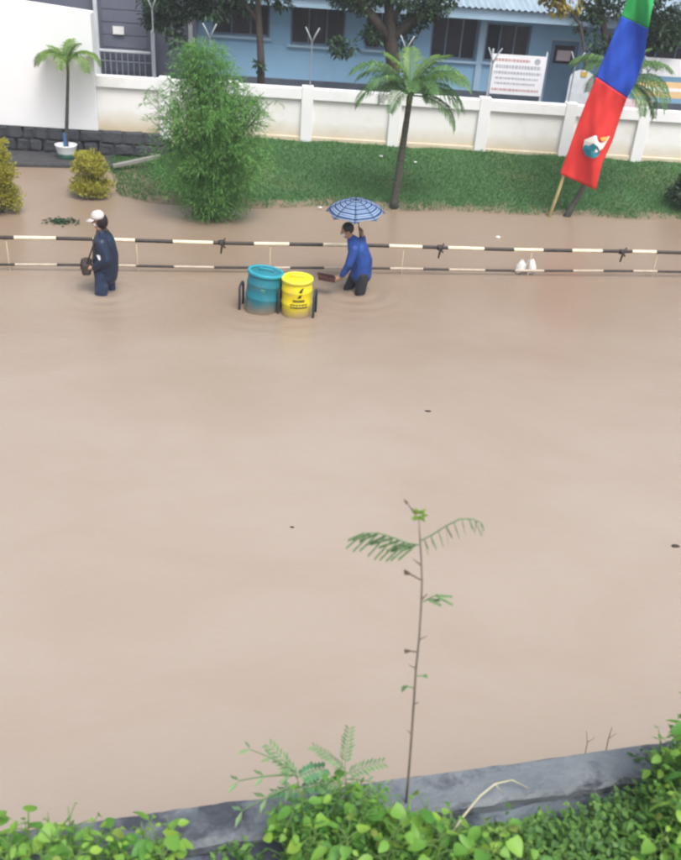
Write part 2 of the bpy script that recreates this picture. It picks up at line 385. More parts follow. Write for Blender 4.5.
# ------------------------------------------------------------------ boundary wall
u_left, _ = onw(97, 100); pil_px = [(165, 80), (232, 82), (307, 88), (395, 95), (483, 102), (568, 107), (641, 113)]
pil = [onw(x, y + 20)[0] for x, y in pil_px]
step = pil[-1] - pil[-2]; pil += [pil[-1] + step, pil[-1] + 2 * step, pil[-1] + 3 * step]
zt = onw(395, 94)[1]; zb = .5
bw = empty('boundary_wall', wl(0, 0, 0), WA, 'low white boundary wall with coping, pilasters and stained recessed panels', 'wall')
def lwall(name, x0, x1, y0, y1, z0, z1, m, parent, bevel=.012):
    g = MB(); g.box(x0, x1, y0, y1, z0, z1); return g.obj(name, M[m], parent, bevel=bevel)
ends = [u_left] + pil
for i, u in enumerate(pil):
    lwall('pillar', u - .13, u + .13, -.05, .20, zb, zt + .045, 'white', bw)
for i in range(len(ends) - 1):
    a = ends[i] + (.13 if i else 0); c = ends[i + 1] - .13
    lwall('panel', a, c, .035, .14, zb, zt - .24, 'panel', bw, 0)
    lwall('coping', a, c, -.035, .19, zt - .24, zt, 'white', bw)
    lwall('plinth', a, c, -.012, .15, zb - .1, bank_z(*wl((a + c) / 2, 0, 0)[:2]) + .07, 'panel', bw)
# Y-topped fence posts on the wall
def fence_post(u, z0, z1):
    r = empty('fence_post', wl(u, .08, z0), WA, 'thin grey steel post with Y-shaped top standing on the white boundary wall', 'fence post', 'Y-topped posts along the boundary wall')
    h = z1 - z0; g = MB(); g.tube([(0, 0, -.02), (0, 0, h)], .016, 8); g.obj('post', M['metal'], r)
    for s in (-1, 1):
        g = MB(); g.tube([(0, 0, h - .02), (s * .06, -.03, h + .13), (s * .15, -.08, h + .30)], [.018, .016, .014], 6); g.obj('arm', M['armgrey'], r, smooth=True)
zt2 = zt
for px, ypk in ((152, 8), (210, 38), (312, 42), (406, 50), (493, 62), (575, 66), (648, 72)):
    u, z1 = onw(px, ypk, .08); fence_post(u, zt - .0 if px not in (312, 406, 493) else zt, z1)

# tall white wall at the far left on a dark stone base
zs = onw(50, 127)[1]
tw = empty('tall_white_wall', wl(0, 0, 0), WA, 'tall plain white wall with sloping top beside the small palm', 'wall')
u1 = u_left - .0
zr = onw(92, 13, -.1)[1]; ul0, zl0 = onw(0, -1, -.1); sl_ = (zl0 - zr) / (ul0 - u1)
g = MB(); ua = u1 - 6; za = zr + sl_ * (ua - u1)
g.add([(ua, -.1, zs), (u1, -.1, zs), (u1, -.1, zr), (ua, -.1, za), (ua, .3, zs), (u1, .3, zs), (u1, .3, zr), (ua, .3, za)],
      [(0,1,2,3),(5,4,7,6),(4,0,3,7),(1,5,6,2),(3,2,6,7),(4,5,1,0)])
g.obj('wall_slab', M['tallwhite'], tw, bevel=.015)
sb = empty('stone_base', wl(0, 0, 0), WA, 'dark rough stone retaining base under the tall white wall', 'retaining wall')
u_end = onw(168, 140)[0]
g = MB(); g.box(ua, u_end, .0, .5, -.4, zs - .005); g.obj('core', M['mortar'], sb)
stones = []
for k in range(5):
    bm = bmesh.new(); bmesh.ops.create_cube(bm, size=1); bmesh.ops.bevel(bm, geom=bm.edges[:], offset=.16, segments=1, affect='EDGES')
    for v in bm.verts: v.co += Vector((random.uniform(-.07, .07), random.uniform(-.12, .05), random.uniform(-.07, .07)))
    me = bpy.data.meshes.new('stone'); bm.to_mesh(me); bm.free(); me.materials.append(M['stone']); stones.append(me)
rows = 3; rh = (zs + .18) / rows
for r_ in range(rows):
    u = onw(-25, 140)[0] + random.uniform(0, .2)
    while u < u_end - .1:
        w = min(random.uniform(.28, .55), u_end - u)
        link('stone', random.choice(stones), sb, (u + w / 2, .0, -.18 + rh * (r_ + .5)), (0, random.uniform(-.06, .06), 0), (w * .97, .22, rh * .97)); u += w
# ledge at the foot of the stone base
lp = [at(-30, 166), at(112, 169)]; ld = (lp[1] - lp[0]).normalized(); ln = Vector((-ld.y, ld.x, 0))
g = MB(); a = lp[0] - ld * 3; c = lp[1]
for (p, q) in ((a, c),):
    vs_ = [p, q, q + ln * 1.4, p + ln * 1.4]
    g.add([(v.x, v.y, -.4) for v in vs_] + [(v.x, v.y, .07) for v in vs_], [(3,2,1,0),(4,5,6,7),(0,1,5,4),(1,2,6,5),(2,3,7,6),(3,0,4,7)])
tag(g.obj('kerb_ledge', M['mortar'], bevel=.02), 'low dark concrete ledge at the flooded foot of the stone base', 'kerb')
p0 = at(113, 166, .12); p1 = at(160, 156, .32)
g = MB(); d = (p1 - p0).normalized(); sd_ = d.cross(Vector((0, 0, 1))).normalized() * .07; up = Vector((0, 0, .03))
q = [p0 - sd_, p1 - sd_, p1 + sd_, p0 + sd_]
g.add([v - up for v in q] + [v + up for v in q], [(3,2,1,0),(4,5,6,7),(0,1,5,4),(1,2,6,5),(2,3,7,6),(3,0,4,7)])
tag(g.obj('plank', mat('weathered_wood', (.27, .26, .24), (.19, .185, .17), .8, 3, .3, stretch=(1, 6, 6))), 'grey weathered plank lying between golden shrub and feathery bush', 'plank')

# ------------------------------------------------------------------ building behind
OFF = 3.6
bl = empty('school_building', wl(0, OFF, 0), WA, 'long single-storey pale blue building with dark windows and grey eave', 'building')
zg = .6
ub0 = onw(192, 60, OFF)[0]; ub1 = onw(800, 60, OFF)[0]
ze = onw(520, 22, OFF)[1]
wins = [rect(212, -20, 270, 36, OFF), rect(291, -14, 346, 46, OFF), rect(366, -2, 398, 50, OFF), rect(431, 17, 478, 60, OFF), rect(485, 24, 530, 63, OFF), rect(640, 20, 700, 62, OFF)]
door = rect(545, 38, 577, 112, OFF)
ztop = ze + .5
wins = [(a, b_, max(zg + .1, z0), min(z1, ztop - .25)) for a, b_, z0, z1 in wins]
door = (door[0], door[1], zg, door[3])
holes = wins + [door]
def holed_wall(g, x0, x1, z0, z1, holes, depth):
    xs_ = sorted({x0, x1, *[h[0] for h in holes], *[h[1] for h in holes]}); zs_ = sorted({z0, z1, *[h[2] for h in holes], *[h[3] for h in holes]})
    for i in range(len(xs_) - 1):
        for j in range(len(zs_) - 1):
            cx, cz = (xs_[i] + xs_[i+1]) / 2, (zs_[j] + zs_[j+1]) / 2
            if any(h[0] < cx < h[1] and h[2] < cz < h[3] for h in holes): continue
            g.add([(xs_[i], 0, zs_[j]), (xs_[i+1], 0, zs_[j]), (xs_[i+1], 0, zs_[j+1]), (xs_[i], 0, zs_[j+1])], [(0, 1, 2, 3)])
    for h in holes:
        a, b_, c, d_ = h
        v = [(a,0,c),(b_,0,c),(b_,0,d_),(a,0,d_),(a,depth,c),(b_,depth,c),(b_,depth,d_),(a,depth,d_)]
        g.add(v, [(0,4,5,1),(1,5,6,2),(2,6,7,3),(3,7,4,0),(4,7,6,5)])
g = MB(); holed_wall(g, ub0, ub1, zg, ztop, holes, .3); g.obj('wall', M['blue'], bl)
g = MB(); g.box(ub0, ub1, .31, 6, zg, ztop - .02); g.obj('wall', M['blue'], bl)
zp = onw(340, 82, OFF)[1]
segs = [(ub0, door[0] - .02), (door[1] + .02, ub1)]
for a, c in segs: lwall('plinth', a, c, -.04, -.003, zg, zp, 'plinth', bl)
for (a, b_, c, d_) in wins:
    w = empty('window', (0, .12, 0)); w.parent = bl
    g = MB()
    for (p, q, r_, s_) in ((a, b_, c, c + .05), (a, b_, d_ - .05, d_), (a, a + .05, c + .05, d_ - .05), (b_ - .05, b_, c + .05, d_ - .05)):
        g.box(p + .001, q - .001, -.03, .03, r_ + .001, s_ - .001)
    nm = max(2, round((b_ - a) / .45))
    for i in range(1, nm):
        x = a + (b_ - a) * i / nm; g.box(x - .018, x + .018, -.025, .025, c + .051, d_ - .051)
    g.obj('frame', M['frame'], w)
    for i in range(nm):
        x0, x1 = a + (b_ - a) * i / nm, a + (b_ - a) * (i + 1) / nm
        g = MB(); g.box(x0 + .02, x1 - .02, .0, .008, c + .04, d_ - .04); g.obj('pane', M[random.choice(('glass', 'curtain', 'curtain'))], w)
    g = MB(); g.box(a - .06, b_ + .06, -.20, -.122, c - .06, c - .002); g.obj('sill', M['trim'], w)
# facade pilaster between the two right windows
x = (wins[3][1] + wins[4][0]) / 2
lwall('pilaster', x - .08, x + .08, -.06, -.002, zp, ztop - .2, 'trim', bl)
x = onw(436, 60, OFF)[0] - .25
# door
dr = empty('door', (0, .1, 0)); dr.parent = bl
a, b_, c, d_ = door
g = MB(); g.box(a + .002, a + .06, -.04, .03, c, d_ - .002); g.box(b_ - .06, b_ - .002, -.04, .03, c, d_ - .002); g.box(a + .062, b_ - .062, -.04, .03, d_ - .07, d_ - .002); g.obj('frame', M['trim'], dr)
g = MB(); g.box(a + .063, b_ - .063, -.01, .03, c + .01, d_ - .072); g.obj('leaf', M['door'], dr)
g = MB(); g.box(a + .16, b_ - .16, -.02, -.012, d_ - .62, d_ - .18); g.obj('pane', M['glass'], dr)
g = MB(); g.box(a + .24, b_ - .24, -.027, -.022, d_ - .55, d_ - .30); g.obj('notice', M['pink'], dr)
g = MB(); g.tube([(b_ - .14, -.06, c + .95), (b_ - .14, -.06, c + 1.1)], .015, 6); g.box(b_ - .15, b_ - .13, -.06, -.012, c + .96, c + .98); g.obj('handle', M['metal'], dr)
# eave and corrugated roof
zf0 = onw(470, 19, OFF - .75)[1]; zf1 = onw(470, 8, OFF - .75)[1]
g = MB(); g.box(ub0 - .4, ub1 + .5, -.75, -.71, zf0, zf1); g.obj('fascia', M['trim'], bl, bevel=.01)
g = MB(); g.box(ub0 - .3, ub1 + .4, -.708, .0, zf0 + .02, zf0 + .05); g.obj('soffit', M['trim'], bl)
rf = MB(); n_ = 220; xs_ = np.linspace(ub0 - .45, ub1 + .55, n_)
vv = []; ff = []
for i, x in enumerate(xs_):
    dz = .022 * (1 if i % 2 else -1)
    vv += [(x, -.85, zf1 + .03 + dz), (x, 3.2, zf1 + 1.0 + dz)]
for i in range(n_ - 1): ff.append((2*i, 2*i+2, 2*i+3, 2*i+1))
rf.add(vv, ff); o = rf.obj('roof', M['roof'], bl); o.modifiers.new('thick', 'SOLIDIFY').thickness = .01

# porch at the left end of the yard: grey shutter behind white frame and railing
OP = 2.2
pr = empty('porch', wl(0, OP, 0), WA, 'dark grey porch front with shutter, pale frame posts and railing', 'porch')
a, b_, z0, z1 = rect(60, -25, 192, 52, OP)
g = MB(); g.box(a - 1, b_, .2, 1.2, .6, z1 + .3); g.obj('wall', M['shutter'], pr)
zr0 = onw(125, 72, OP)[1]; zr1 = onw(125, 52, OP)[1]
for px in (96, 152, 190):
    x = onw(px, 30, OP)[0]; lwall('frame_post', x - .045, x + .045, .02, .11, .6, z1 + .3, 'palegrey', pr)
x0, x1 = onw(98, 52, OP)[0], onw(150, 52, OP)[0]
lwall('top_rail', x0, x1, .03, .09, zr1 - .03, zr1 + .03, 'palegrey', pr)
lwall('bottom_rail', x0, x1, .03, .09, .95, .99, 'palegrey', pr)
zm_ = (zr0 + zr1) / 2
g = MB(); g.box(x0, x1, .05, .065, zm_ - .012, zm_ + .012); g.obj('middle_rail', M['metal'], pr)
for i in range(1, 9):
    x = x0 + (x1 - x0) * i / 9
    g = MB(); g.box(x - .012, x + .012, .052, .072, .99, zr1 - .03); g.obj('baluster', M['metal'], pr)
for i in range(9):
    z = 1.5 + i * .28
    g = MB(); g.box(x0 + .1, x1 - .1, .17, .198, z, z + .262); g.obj('shutter_slat', M['shutter'], pr)
a, b_, z0, z1 = rect(112, 27, 123, 35, OP)
g = MB(); g.box(a, b_, .10, .12, z0, z1); tag(g.obj('notice_sheet', M['paper'], None, loc=wl(0, OP, 0), rot=(0, 0, WA)), 'small white paper notice fixed to the dark grey shutter', 'notice')

# banner board in front of the facade
OB = 1.1
a, b_, z0, z1 = rect(490, 55, 544, 95, OB)
bb = empty('banner_board', wl(0, OB, 0), WA, 'white printed banner stretched on posts in front of the blue building', 'banner')
g = MB(); g.box(a, b_, -.008, .008, z0, z1); g.obj('sheet', M['board'], bb)
for x in (a, b_):
    g = MB(); g.tube([(x, .03, .55), (x, .03, z1 + .1)], .022, 8); g.obj('post', M['palegrey'], bb)
hgt = z1 - z0; wid = b_ - a
for (fr, h, x0, x1, mm) in ((.86, .07, .06, .7, 'redink'), (.70, .09, .08, .92, 'ink'), (.55, .07, .06, .94, 'ink'), (.41, .05, .1, .9, 'ink'), (.28, .05, .1, .86, 'ink'), (.12, .06, .06, .94, 'redink')):
    g = MB(); x = x0
    while x < x1:
        w = random.uniform(.02, .06)
        g.box(a + wid * x, a + wid * min(x + w, x1), -.011, -.009, z0 + hgt * (fr - h / 2), z0 + hgt * (fr + h / 2)); x += w + .014
    g.obj('print_line', M[mm], bb)
g = MB()
cx, cz = a + wid * .84, z0 + hgt * .86
g.add([(cx + .07 * math.cos(t), -.0105, cz + .07 * math.sin(t)) for t in np.linspace(0, 2 * math.pi, 16, False)], [tuple(range(16))]); g.obj('print_seal', M['ink'], bb)
# arched white notice board right of the door
a, b_, z0, z1 = rect(568, 70, 592, 108, OB)
ab = empty('arched_board', wl(0, OB, 0), WA, 'white arched board standing beside the blue door', 'board')
n_ = 14; pts = [(a, .6), (b_, .6)] + [((a+b_)/2 + (b_-a)/2 * math.cos(t), z1 - .2 + .2 * math.sin(t)) for t in np.linspace(0, math.pi, n_)]
g = MB(); k = len(pts); g.add([(x, 0, z) for x, z in pts] + [(x, .05, z) for x, z in pts], [tuple(range(k)), tuple(reversed(range(k, 2*k)))] + [(i, k+i, k+(i+1)%k, (i+1)%k) for i in range(k)])
g.obj('panel', M['palegrey'], ab)
g = MB(); g.box((a+b_)/2 - .04, (a+b_)/2 + .1, -.02, -.002, z1 - .14, z1 - .04); g.obj('crest', M['yellowsign'], ab)
# coloured banners on the right
a, b_, z0, z1 = rect(636, 83, 730, 99, .9)
o2 = empty('orange_banner', wl(0, .9, 0), WA, 'long orange and cream banner stretched above the wall beyond the flag', 'banner')
g = MB(); g.box(a, b_, -.006, .006, z0, z1); g.obj('sheet', M['orange'], o2)
g = MB(); g.box(a, b_, -.010, -.007, z0 + (z1 - z0) * .42, z0 + (z1 - z0) * .62); g.obj('stripe', M['board'], o2)
for x in (a, b_):
    g = MB(); g.tube([(x, .03, .55), (x, .03, z1 + .06)], .02, 8); g.obj('post', M['palegrey'], o2)
a, b_, z0, z1 = rect(612, 99, 652, 114, .5)
o2 = empty('pink_banner', wl(0, .5, 0), WA, 'small pale pink banner just above the wall coping behind the flag', 'banner')
g = MB(); g.box(a, b_, -.006, .006, z0 - .1, z1); g.obj('sheet', M['pink'], o2)
for x in (a, b_):
    g = MB(); g.tube([(x, .02, .55), (x, .02, z1 + .03)], .018, 8); g.obj('post', M['palegrey'], o2)
a, b_, z0, z1 = rect(643, 60, 740, 78, 1.6)
o2 = empty('white_banner', wl(0, 1.6, 0), WA, 'plain white strip banner hanging above the long orange one', 'banner')
g = MB(); g.box(a, b_, -.006, .006, z0, z1); g.obj('sheet', M['board'], o2)
for x in (a, b_):
    g = MB(); g.tube([(x, .02, .55), (x, .02, z1 + .03)], .018, 8); g.obj('post', M['palegrey'], o2)

# ------------------------------------------------------------------ trees
def blob_leaves(blobs, n, size, width, jitter=.25, droop=.3):
    """leaf points through the volume of ellipsoid clumps, denser at the rim"""
    w = np.array([b_[3] * b_[4] * b_[5] for b_ in blobs]) ** .7; cnt = np.maximum((n * w / w.sum()).astype(int), 3)
    PP = []; DD = []
    for b_, c in zip(blobs, cnt):
        d = unit(rng.normal(0, 1, (c, 3))); r = rng.uniform(.25, 1.0, (c, 1)) ** .5 * (1 + rng.normal(0, jitter, (c, 1)) * .5)
        PP.append(np.array(b_[:3]) + d * r * np.array(b_[3:6])); DD.append(d + rng.normal(0, .6, (c, 3)) + np.array([0, 0, -droop]))
    PP = np.vstack(PP); DD = np.vstack(DD)
    return PP, DD
def tree(name, base, limbs, blobs, nleaf, size, width, lm, label, barkm='bark', group=None):
    r = empty(name, base, 0, label, 'tree', group); b_ = Vector(base)
    for i, (pts, rs) in enumerate(limbs):
        g = MB(); g.tube([Vector(p) - b_ for p in pts], rs, 8); g.obj('trunk' if i == 0 else 'limb', M[barkm], r, smooth=True)
    P, D = blob_leaves(blobs, nleaf, size, width)
    o = link('crown', leaves('crown', P - np.array(base), D, rng.uniform(.6, 1.2, len(P)) * size, rng.uniform(.7, 1.2, len(P)) * width, M[lm]), r)
    return r
def W3(px, py, off):
    u, z = onw(px, py, off); return Vector(wl(u, off, z))
def clump(px, py, off, rpx, n, sx=1.0, sz=1.0, spread=1.0):
    c = W3(px, py, off); out = []
    for i in range(n):
        d = unit(rng.normal(0, 1, 3)) * rng.uniform(.2, 1) * spread * rpx / 42
        s = rng.uniform(.25, .5) * rpx / 42
        out.append((c.x + d[0] * sx, c.y + d[1] * .7, c.z + d[2] * sz, s * 1.2, s, s * .8))
    return out
def foot(px, off, z=.6):
    u = onw(px, 80, off)[0]; return Vector(wl(u, off, z))
b_ = foot(262, 1.0)
tree('yard_tree', b_, [([b_, W3(261, 60, 1.0), W3(259, 20, 1.0), W3(256, -30, 1.0)], [.10, .085, .07, .05]),
     ([W3(259, 22, 1.0), W3(238, -5, 1.0), W3(215, -20, 1.0)], [.05, .04, .03]), ([W3(257, 0, 1.0), W3(285, -20, 1.0)], [.05, .03])],
     clump(200, -8, 1.3, 32, 12, 1.3, .9) + clump(245, -12, 1.2, 24, 8) + clump(290, -22, 1.0, 26, 7) + clump(170, 12, 1.3, 26, 10, 1, 1.2) + clump(262, 60, .9, 7, 4, .6, 1.6), 5200, .17, .07, 'dark',
     'dark thin-trunked tree behind the wall above the feathery bush')
b_ = foot(394, 1.3)
tree('forked_tree', b_, [([b_, W3(393, 62, 1.3), W3(391, 40, 1.3), W3(390, 20, 1.3), W3(386, -30, 1.3)], [.2, .17, .15, .12, .08]),
     ([W3(391, 42, 1.3), W3(372, 16, 1.2), W3(356, -4, 1.1), W3(340, -30, 1.1)], [.13, .11, .09, .06]),
     ([W3(391, 40, 1.3), W3(412, 20, 1.4), W3(430, 4, 1.4), W3(452, -14, 1.4)], [.12, .10, .08, .05]),
     ([W3(390, 24, 1.3), W3(402, 4, 1.2), W3(408, -20, 1.1)], [.08, .07, .05])],
     clump(342, 46, .9, 13, 7, .8, .8) + clump(372, 40, 1.1, 13, 5) + clump(410, 30, 1.6, 20, 7) + clump(350, -10, 1.2, 28, 8) + clump(395, -14, 1.3, 34, 9) + clump(440, -12, 1.4, 26, 8) + clump(425, 12, 1.2, 14, 6), 4800, .16, .075, 'dark',
     'dark tree with a stout forked trunk behind the taller palm')
b_ = foot(612, 1.9)
tree('leafy_tree', b_, [([b_, W3(610, 70, 1.9), W3(606, 40, 1.9), W3(600, 5, 1.9), W3(594, -30, 1.9)], [.11, .10, .085, .07, .05]),
     ([W3(606, 42, 1.9), W3(630, 22, 1.9), W3(662, 6, 1.8)], [.07, .06, .04]), ([W3(602, 20, 1.9), W3(584, 5, 1.8), W3(572, -15, 1.8)], [.06, .05, .03])],
     clump(650, 32, 1.9, 28, 14, 1.3, .8) + clump(600, 50, 1.7, 16, 8, 1, 1.3) + clump(592, 15, 1.8, 20, 9) + clump(672, 20, 1.8, 26, 9) + clump(620, -12, 1.9, 26, 8) + clump(655, -14, 1.9, 26, 7), 4600, .15, .07, 'dark',
     'leafy tree behind the wall partly hidden by the tall flag')
P, D = blob_leaves(clump(560, 3, 1.2, 13, 9, 1.5, .7) + clump(566, -22, 1.2, 16, 6), 700, .14, .07)
yt = empty('yellow_tree', foot(584, 1.3), 0, 'slender tree with mustard yellow leaves under the blue eave', 'tree')
b_ = Vector(yt.location); g = MB(); g.tube([(0, 0, 0), W3(586, 60, 1.3) - b_, W3(580, 25, 1.3) - b_, W3(563, 2, 1.2) - b_, W3(560, -20, 1.2) - b_], [.04, .035, .03, .022, .012], 6); g.obj('trunk', M['bark'], yt, smooth=True)
link('crown', leaves('crown', P - np.array(b_), D, .15, .08, M['yellowleaf']), yt)

# ------------------------------------------------------------------ palms
def frond_mesh(name, L, e0, e1, ml, n=26, matn='palm', seed=0, droop=.5, wdt=.032):
    r_ = np.random.default_rng(seed)
    ts = np.linspace(0, 1, 16); el = e0 + (e1 - e0) * ts ** 1.2
    pts = [Vector((0, 0, 0))]
    for i in range(15): pts.append(pts[-1] + Vector((math.cos(el[i]), 0, math.sin(el[i]))) * (L / 15))
    g = MB(); g.tube(pts, [.016 * (1 - .8 * t_) + .003 for t_ in ts], 5)
    def P_(t_):
        i = min(int(t_ * 15), 14); return pts[i].lerp(pts[i + 1], t_ * 15 - i), (pts[i + 1] - pts[i]).normalized()
    for k in range(n):
        t_ = .16 + .84 * (k + .5) / n
        p, d = P_(t_)
        for s in (-1, 1):
            l = ml * (math.sin(math.pi * (.18 + .74 * (t_ - .16) / .84)) * .9 + .15) * r_.uniform(.85, 1.15)
            side = Vector((0, s, 0)); upn = side.cross(d) * s
            dir1 = (d * .75 + side * 1.0 - upn * 0 + Vector((0, 0, .25))).normalized()
            m_ = p + dir1 * l * .5; dir2 = (dir1 + Vector((0, 0, -droop - r_.uniform(0, .5)))).normalized(); tip = m_ + dir2 * l * .55
            wv = (d * .9 - side * .25 * s).normalized() * wdt * .5
            g.add([p - wv * .4, p + wv * .4, m_ + wv, m_ - wv, tip], [(0, 1, 2, 3), (3, 2, 4)])
    return g.mesh(name, M[matn])
def palm(name, base, top, trunk_r, fronds, label, variants, bend=(0, 0, 0)):
    base = Vector(base); top = Vector(top)
    r = empty(name, base, 0, label, 'palm'); d = top - base
    g = MB(); n_ = 14; pts = [d * (i / n_) + Vector(bend) * math.sin(math.pi * i / n_) for i in range(n_ + 1)]
    rs = [trunk_r * (1.25 - .45 * i / n_) * (1.06 if i % 2 else .97) for i in range(n_ + 1)]; rs[0] *= 1.25
    g.tube(pts, rs, 10); g.obj('trunk', M['palmbark'], r, smooth=True)
    g = MB(); g.tube([d * .985, d + Vector((0, 0, .12)), d + Vector((0, 0, .26))], [trunk_r * .8, trunk_r * .95, trunk_r * .3], 8); g.obj('crownshaft', M['culm'], r, smooth=True)
    for (az, vi, sc) in fronds:
        link('frond', variants[vi], r, d + Vector((0, 0, .16)), (random.uniform(-.2, .2), random.uniform(-.08, .08), rad(az)), sc)
    return r
fv = [frond_mesh('frond_up', 1.25, rad(78), rad(20), .40, 34, 'palmy', 1, .5, .032),
      frond_mesh('frond_mid', 1.36, rad(58), rad(-48), .42, 38, 'palm', 2, .85, .030),
      frond_mesh('frond_low', 1.36, rad(30), rad(-82), .40, 38, 'palm', 3, .9, .030),
      frond_mesh('frond_hang', 1.25, rad(5), rad(-88), .34, 30, 'palm', 4, .9, .04)]
# middle palm
pb = at(394, 203, .12); pt = atY(409, 104, pb.y + .1)
pb.z = float(bank_z(pb.x, pb.y)) - .03
palm('leaning_palm', pb, pt, .07, [(90, 0, .8), (200, 0, .85), (330, 0, .9), (20, 0, .75), (180, 1, 1.05), (160, 1, .95), (215, 1, .85), (0, 1, 1.0), (25, 1, 1.05), (335, 1, .95), (270, 1, .8), (300, 1, .8),
     (190, 2, .95), (10, 2, 1.0), (60, 2, .8), (130, 2, .8), (345, 3, 1.0), (350, 2, .9), (240, 2, .7)], 'slender palm with arching green fronds leaning on the grass bank', fv)
# small palm in its painted planter
pp = at(67, 158, .07)
pt = atY(68, 72, pp.y)
pl_ = [frond_mesh('small_up', .62, rad(75), rad(10), .22, 20, 'palmy', 5, .4, .026), frond_mesh('small_low', .92, rad(55), rad(-85), .28, 30, 'palmy', 6, .7, .03)]
palm('potted_palm', pp + Vector((0, 0, .22)), pt, .036, [(80, 0, 1), (210, 0, .9), (330, 0, 1), (180, 1, 1.0), (150, 1, .95), (215, 1, .9), (0, 1, 1.0), (30, 1, .95), (325, 1, .9), (270, 1, .8), (100, 1, .7)],
     'small palm with thin trunk growing from the painted planter', pl_)
plt = empty('planter', pp, 0, 'round planter painted white and green under the small palm', 'planter')
g = MB(); g.lathe([(.17, 0), (.20, .12)], 20, 0, capt=False); g.obj('lower_band', M['potgreen'], plt, smooth=True)
g = MB(); g.lathe([(.20, .12), (.235, .27), (.25, .30), (.21, .30), (.20, .24)], 20, 0, capb=False); g.obj('upper_band', M['potwhite'], plt, smooth=True)
g = MB(); g.lathe([(.055, .24), (.05, .55)], 12); g.obj('trunk_sleeve', M['potblue'], plt)
# palm behind the flag
pb = at(566, 214, .05); pt = atY(618, 92, pb.y + .9)
pb.z = float(bank_z(pb.x, pb.y)) - .05
palm('flagside_palm', pb, pt, .055, [(90, 0, .7), (0, 0, .7), (180, 1, .95), (150, 1, .9), (205, 1, .8), (0, 1, .9), (30, 1, .9), (330, 2, .95), (350, 2, .95), (15, 3, 1.0), (300, 3, .8), (240, 2, .8), (60, 1, .8), (120, 2, .8)],
     'palm with drooping fronds half hidden behind the tricolour flag', fv, bend=(.15, 0, 0))

# ------------------------------------------------------------------ feathery bush and shrubs
bb_ = at(212, 217, 0); bb_.z = -.05
fb = empty('feathery_bush', bb_, 0, 'tall feathery light green bush rising from the flood edge', 'bush')
top_ = atY(195, 42, bb_.y)
Hh = top_.z + .05
g = MB(); PP = []; DD = []; LL = []
for i in range(100):
    az = random.uniform(0, 2 * math.pi); hh = Hh * random.choice([.9, .84, .8, .76, .72, .66, .6, .54, .46, .38]) * random.uniform(.9, 1.0)
    if i < 16: hh = Hh * random.uniform(.84, 1.0)
    sp = random.uniform(.35, 1.30) * (1.0 if hh < .82 * Hh else .45)
    tip = Vector((math.cos(az) * sp, math.sin(az) * sp * .8, hh))
    if 1 < i < 16: tip = Vector((random.uniform(-.6, .15), random.uniform(-.25, .25), hh))
    if i == 0: tip = Vector((-.36, 0, Hh * .99))
    if i == 1: tip = Vector((-.30, .1, Hh * .95))
    c0 = Vector((random.uniform(-.15, .15), random.uniform(-.12, .12), 0)); c1 = Vector((tip.x * .25, tip.y * .25, hh * .65))
    pts = [c0 * (1 - t_) ** 2 + c1 * 2 * t_ * (1 - t_) + tip * t_ * t_ for t_ in np.linspace(0, 1, 9)]
    g.tube(pts, [.014 * (1 - .8 * k / 8) + .002 for k in range(9)], 5)
    ntw = int(30 * hh / Hh) + 12
    for k in range(ntw):
        t_ = random.uniform(.10, 1.0); j = min(int(t_ * 8), 7); p = pts[j].lerp(pts[j + 1], t_ * 8 - j)
        td = Vector((random.gauss(0, 1), random.gauss(0, 1), random.uniform(-.2, .7))).normalized(); tl = random.uniform(.20, .50) * (1.1 - .35 * t_)
        nl = 22
        for q in range(nl):
            s_ = (q + 1) / nl
            pp_ = p + td * tl * s_ + Vector((0, 0, -.14 * s_ * s_))
            PP.append(pp_); DD.append(td * .7 + Vector((random.gauss(0, .55), random.gauss(0, .55), -.75 * s_ + random.gauss(0, .35)))); LL.append(random.uniform(.06, .13))
g.obj('stems', M['culm'], fb, smooth=True)
zf_ = np.array([0, .05, .2, .4, .6, .8, .95, 1.0]); rf_ = np.array([.3, .5, .92, 1.18, 1.08, .66, .30, .1])
for i in range(420):
    f_ = random.uniform(.03, .97); rr = float(np.interp(f_, zf_, rf_)) * math.sqrt(random.uniform(.1, 1)) * .92; a_ = random.uniform(0, 6.283)
    c_ = Vector((math.cos(a_) * rr - .12 * f_ * f_, math.sin(a_) * rr * .8, f_ * Hh)); od = Vector((math.cos(a_), math.sin(a_), .5)).normalized()
    for q in range(34):
        td = (od * .6 + Vector((random.gauss(0, .7), random.gauss(0, .7), random.gauss(.1, .5)))).normalized(); rr2 = random.uniform(.02, .26)
        PP.append(c_ + td * rr2 - Vector((0, 0, rr2 * rr2))); DD.append(td + Vector((0, 0, random.uniform(-.9, .1)))); LL.append(random.uniform(.07, .14))
PP = np.array([tuple(p) for p in PP]); DD = np.array([tuple(p) for p in DD]); LL = np.array(LL)
link('crown', leaves('crown', PP, DD, LL, LL * .10 + .004, M['bush'], fold=.1), fb)

def shrub(name, base, lumps, n, label, lm, size=.06, cat='shrub'):
    r = empty(name, base, 0, label, cat)
    bl_ = []
    for (x, y, z, rx, ry, rz) in lumps:
        for k in range(22):
            d = unit(rng.normal(0, 1, 3)); bl_.append((x + d[0] * rx * .72, y + d[1] * ry * .72, z + d[2] * rz * .72, rx * .36, ry * .36, rz * .36))
        bl_.append((x, y, z, rx * .7, ry * .7, rz * .7))
    P, D = blob_leaves(bl_, n, 0, 0); D = D + np.array([0, 0, .9])
    link('crown', leaves('crown', P, D, rng.uniform(.7, 1.3, len(P)) * size, rng.uniform(.7, 1.3, len(P)) * size * .55, M[lm]), r)
    g = MB()
    for k in range(5):
        a_ = k * 1.256; g.tube([(0, 0, -.15), (math.cos(a_) * .1, math.sin(a_) * .1, lumps[0][2]), (math.cos(a_) * .16, math.sin(a_) * .12, lumps[-1][2])], [.02, .015, .006], 5)
    g.obj('stems', M['bark'], r)
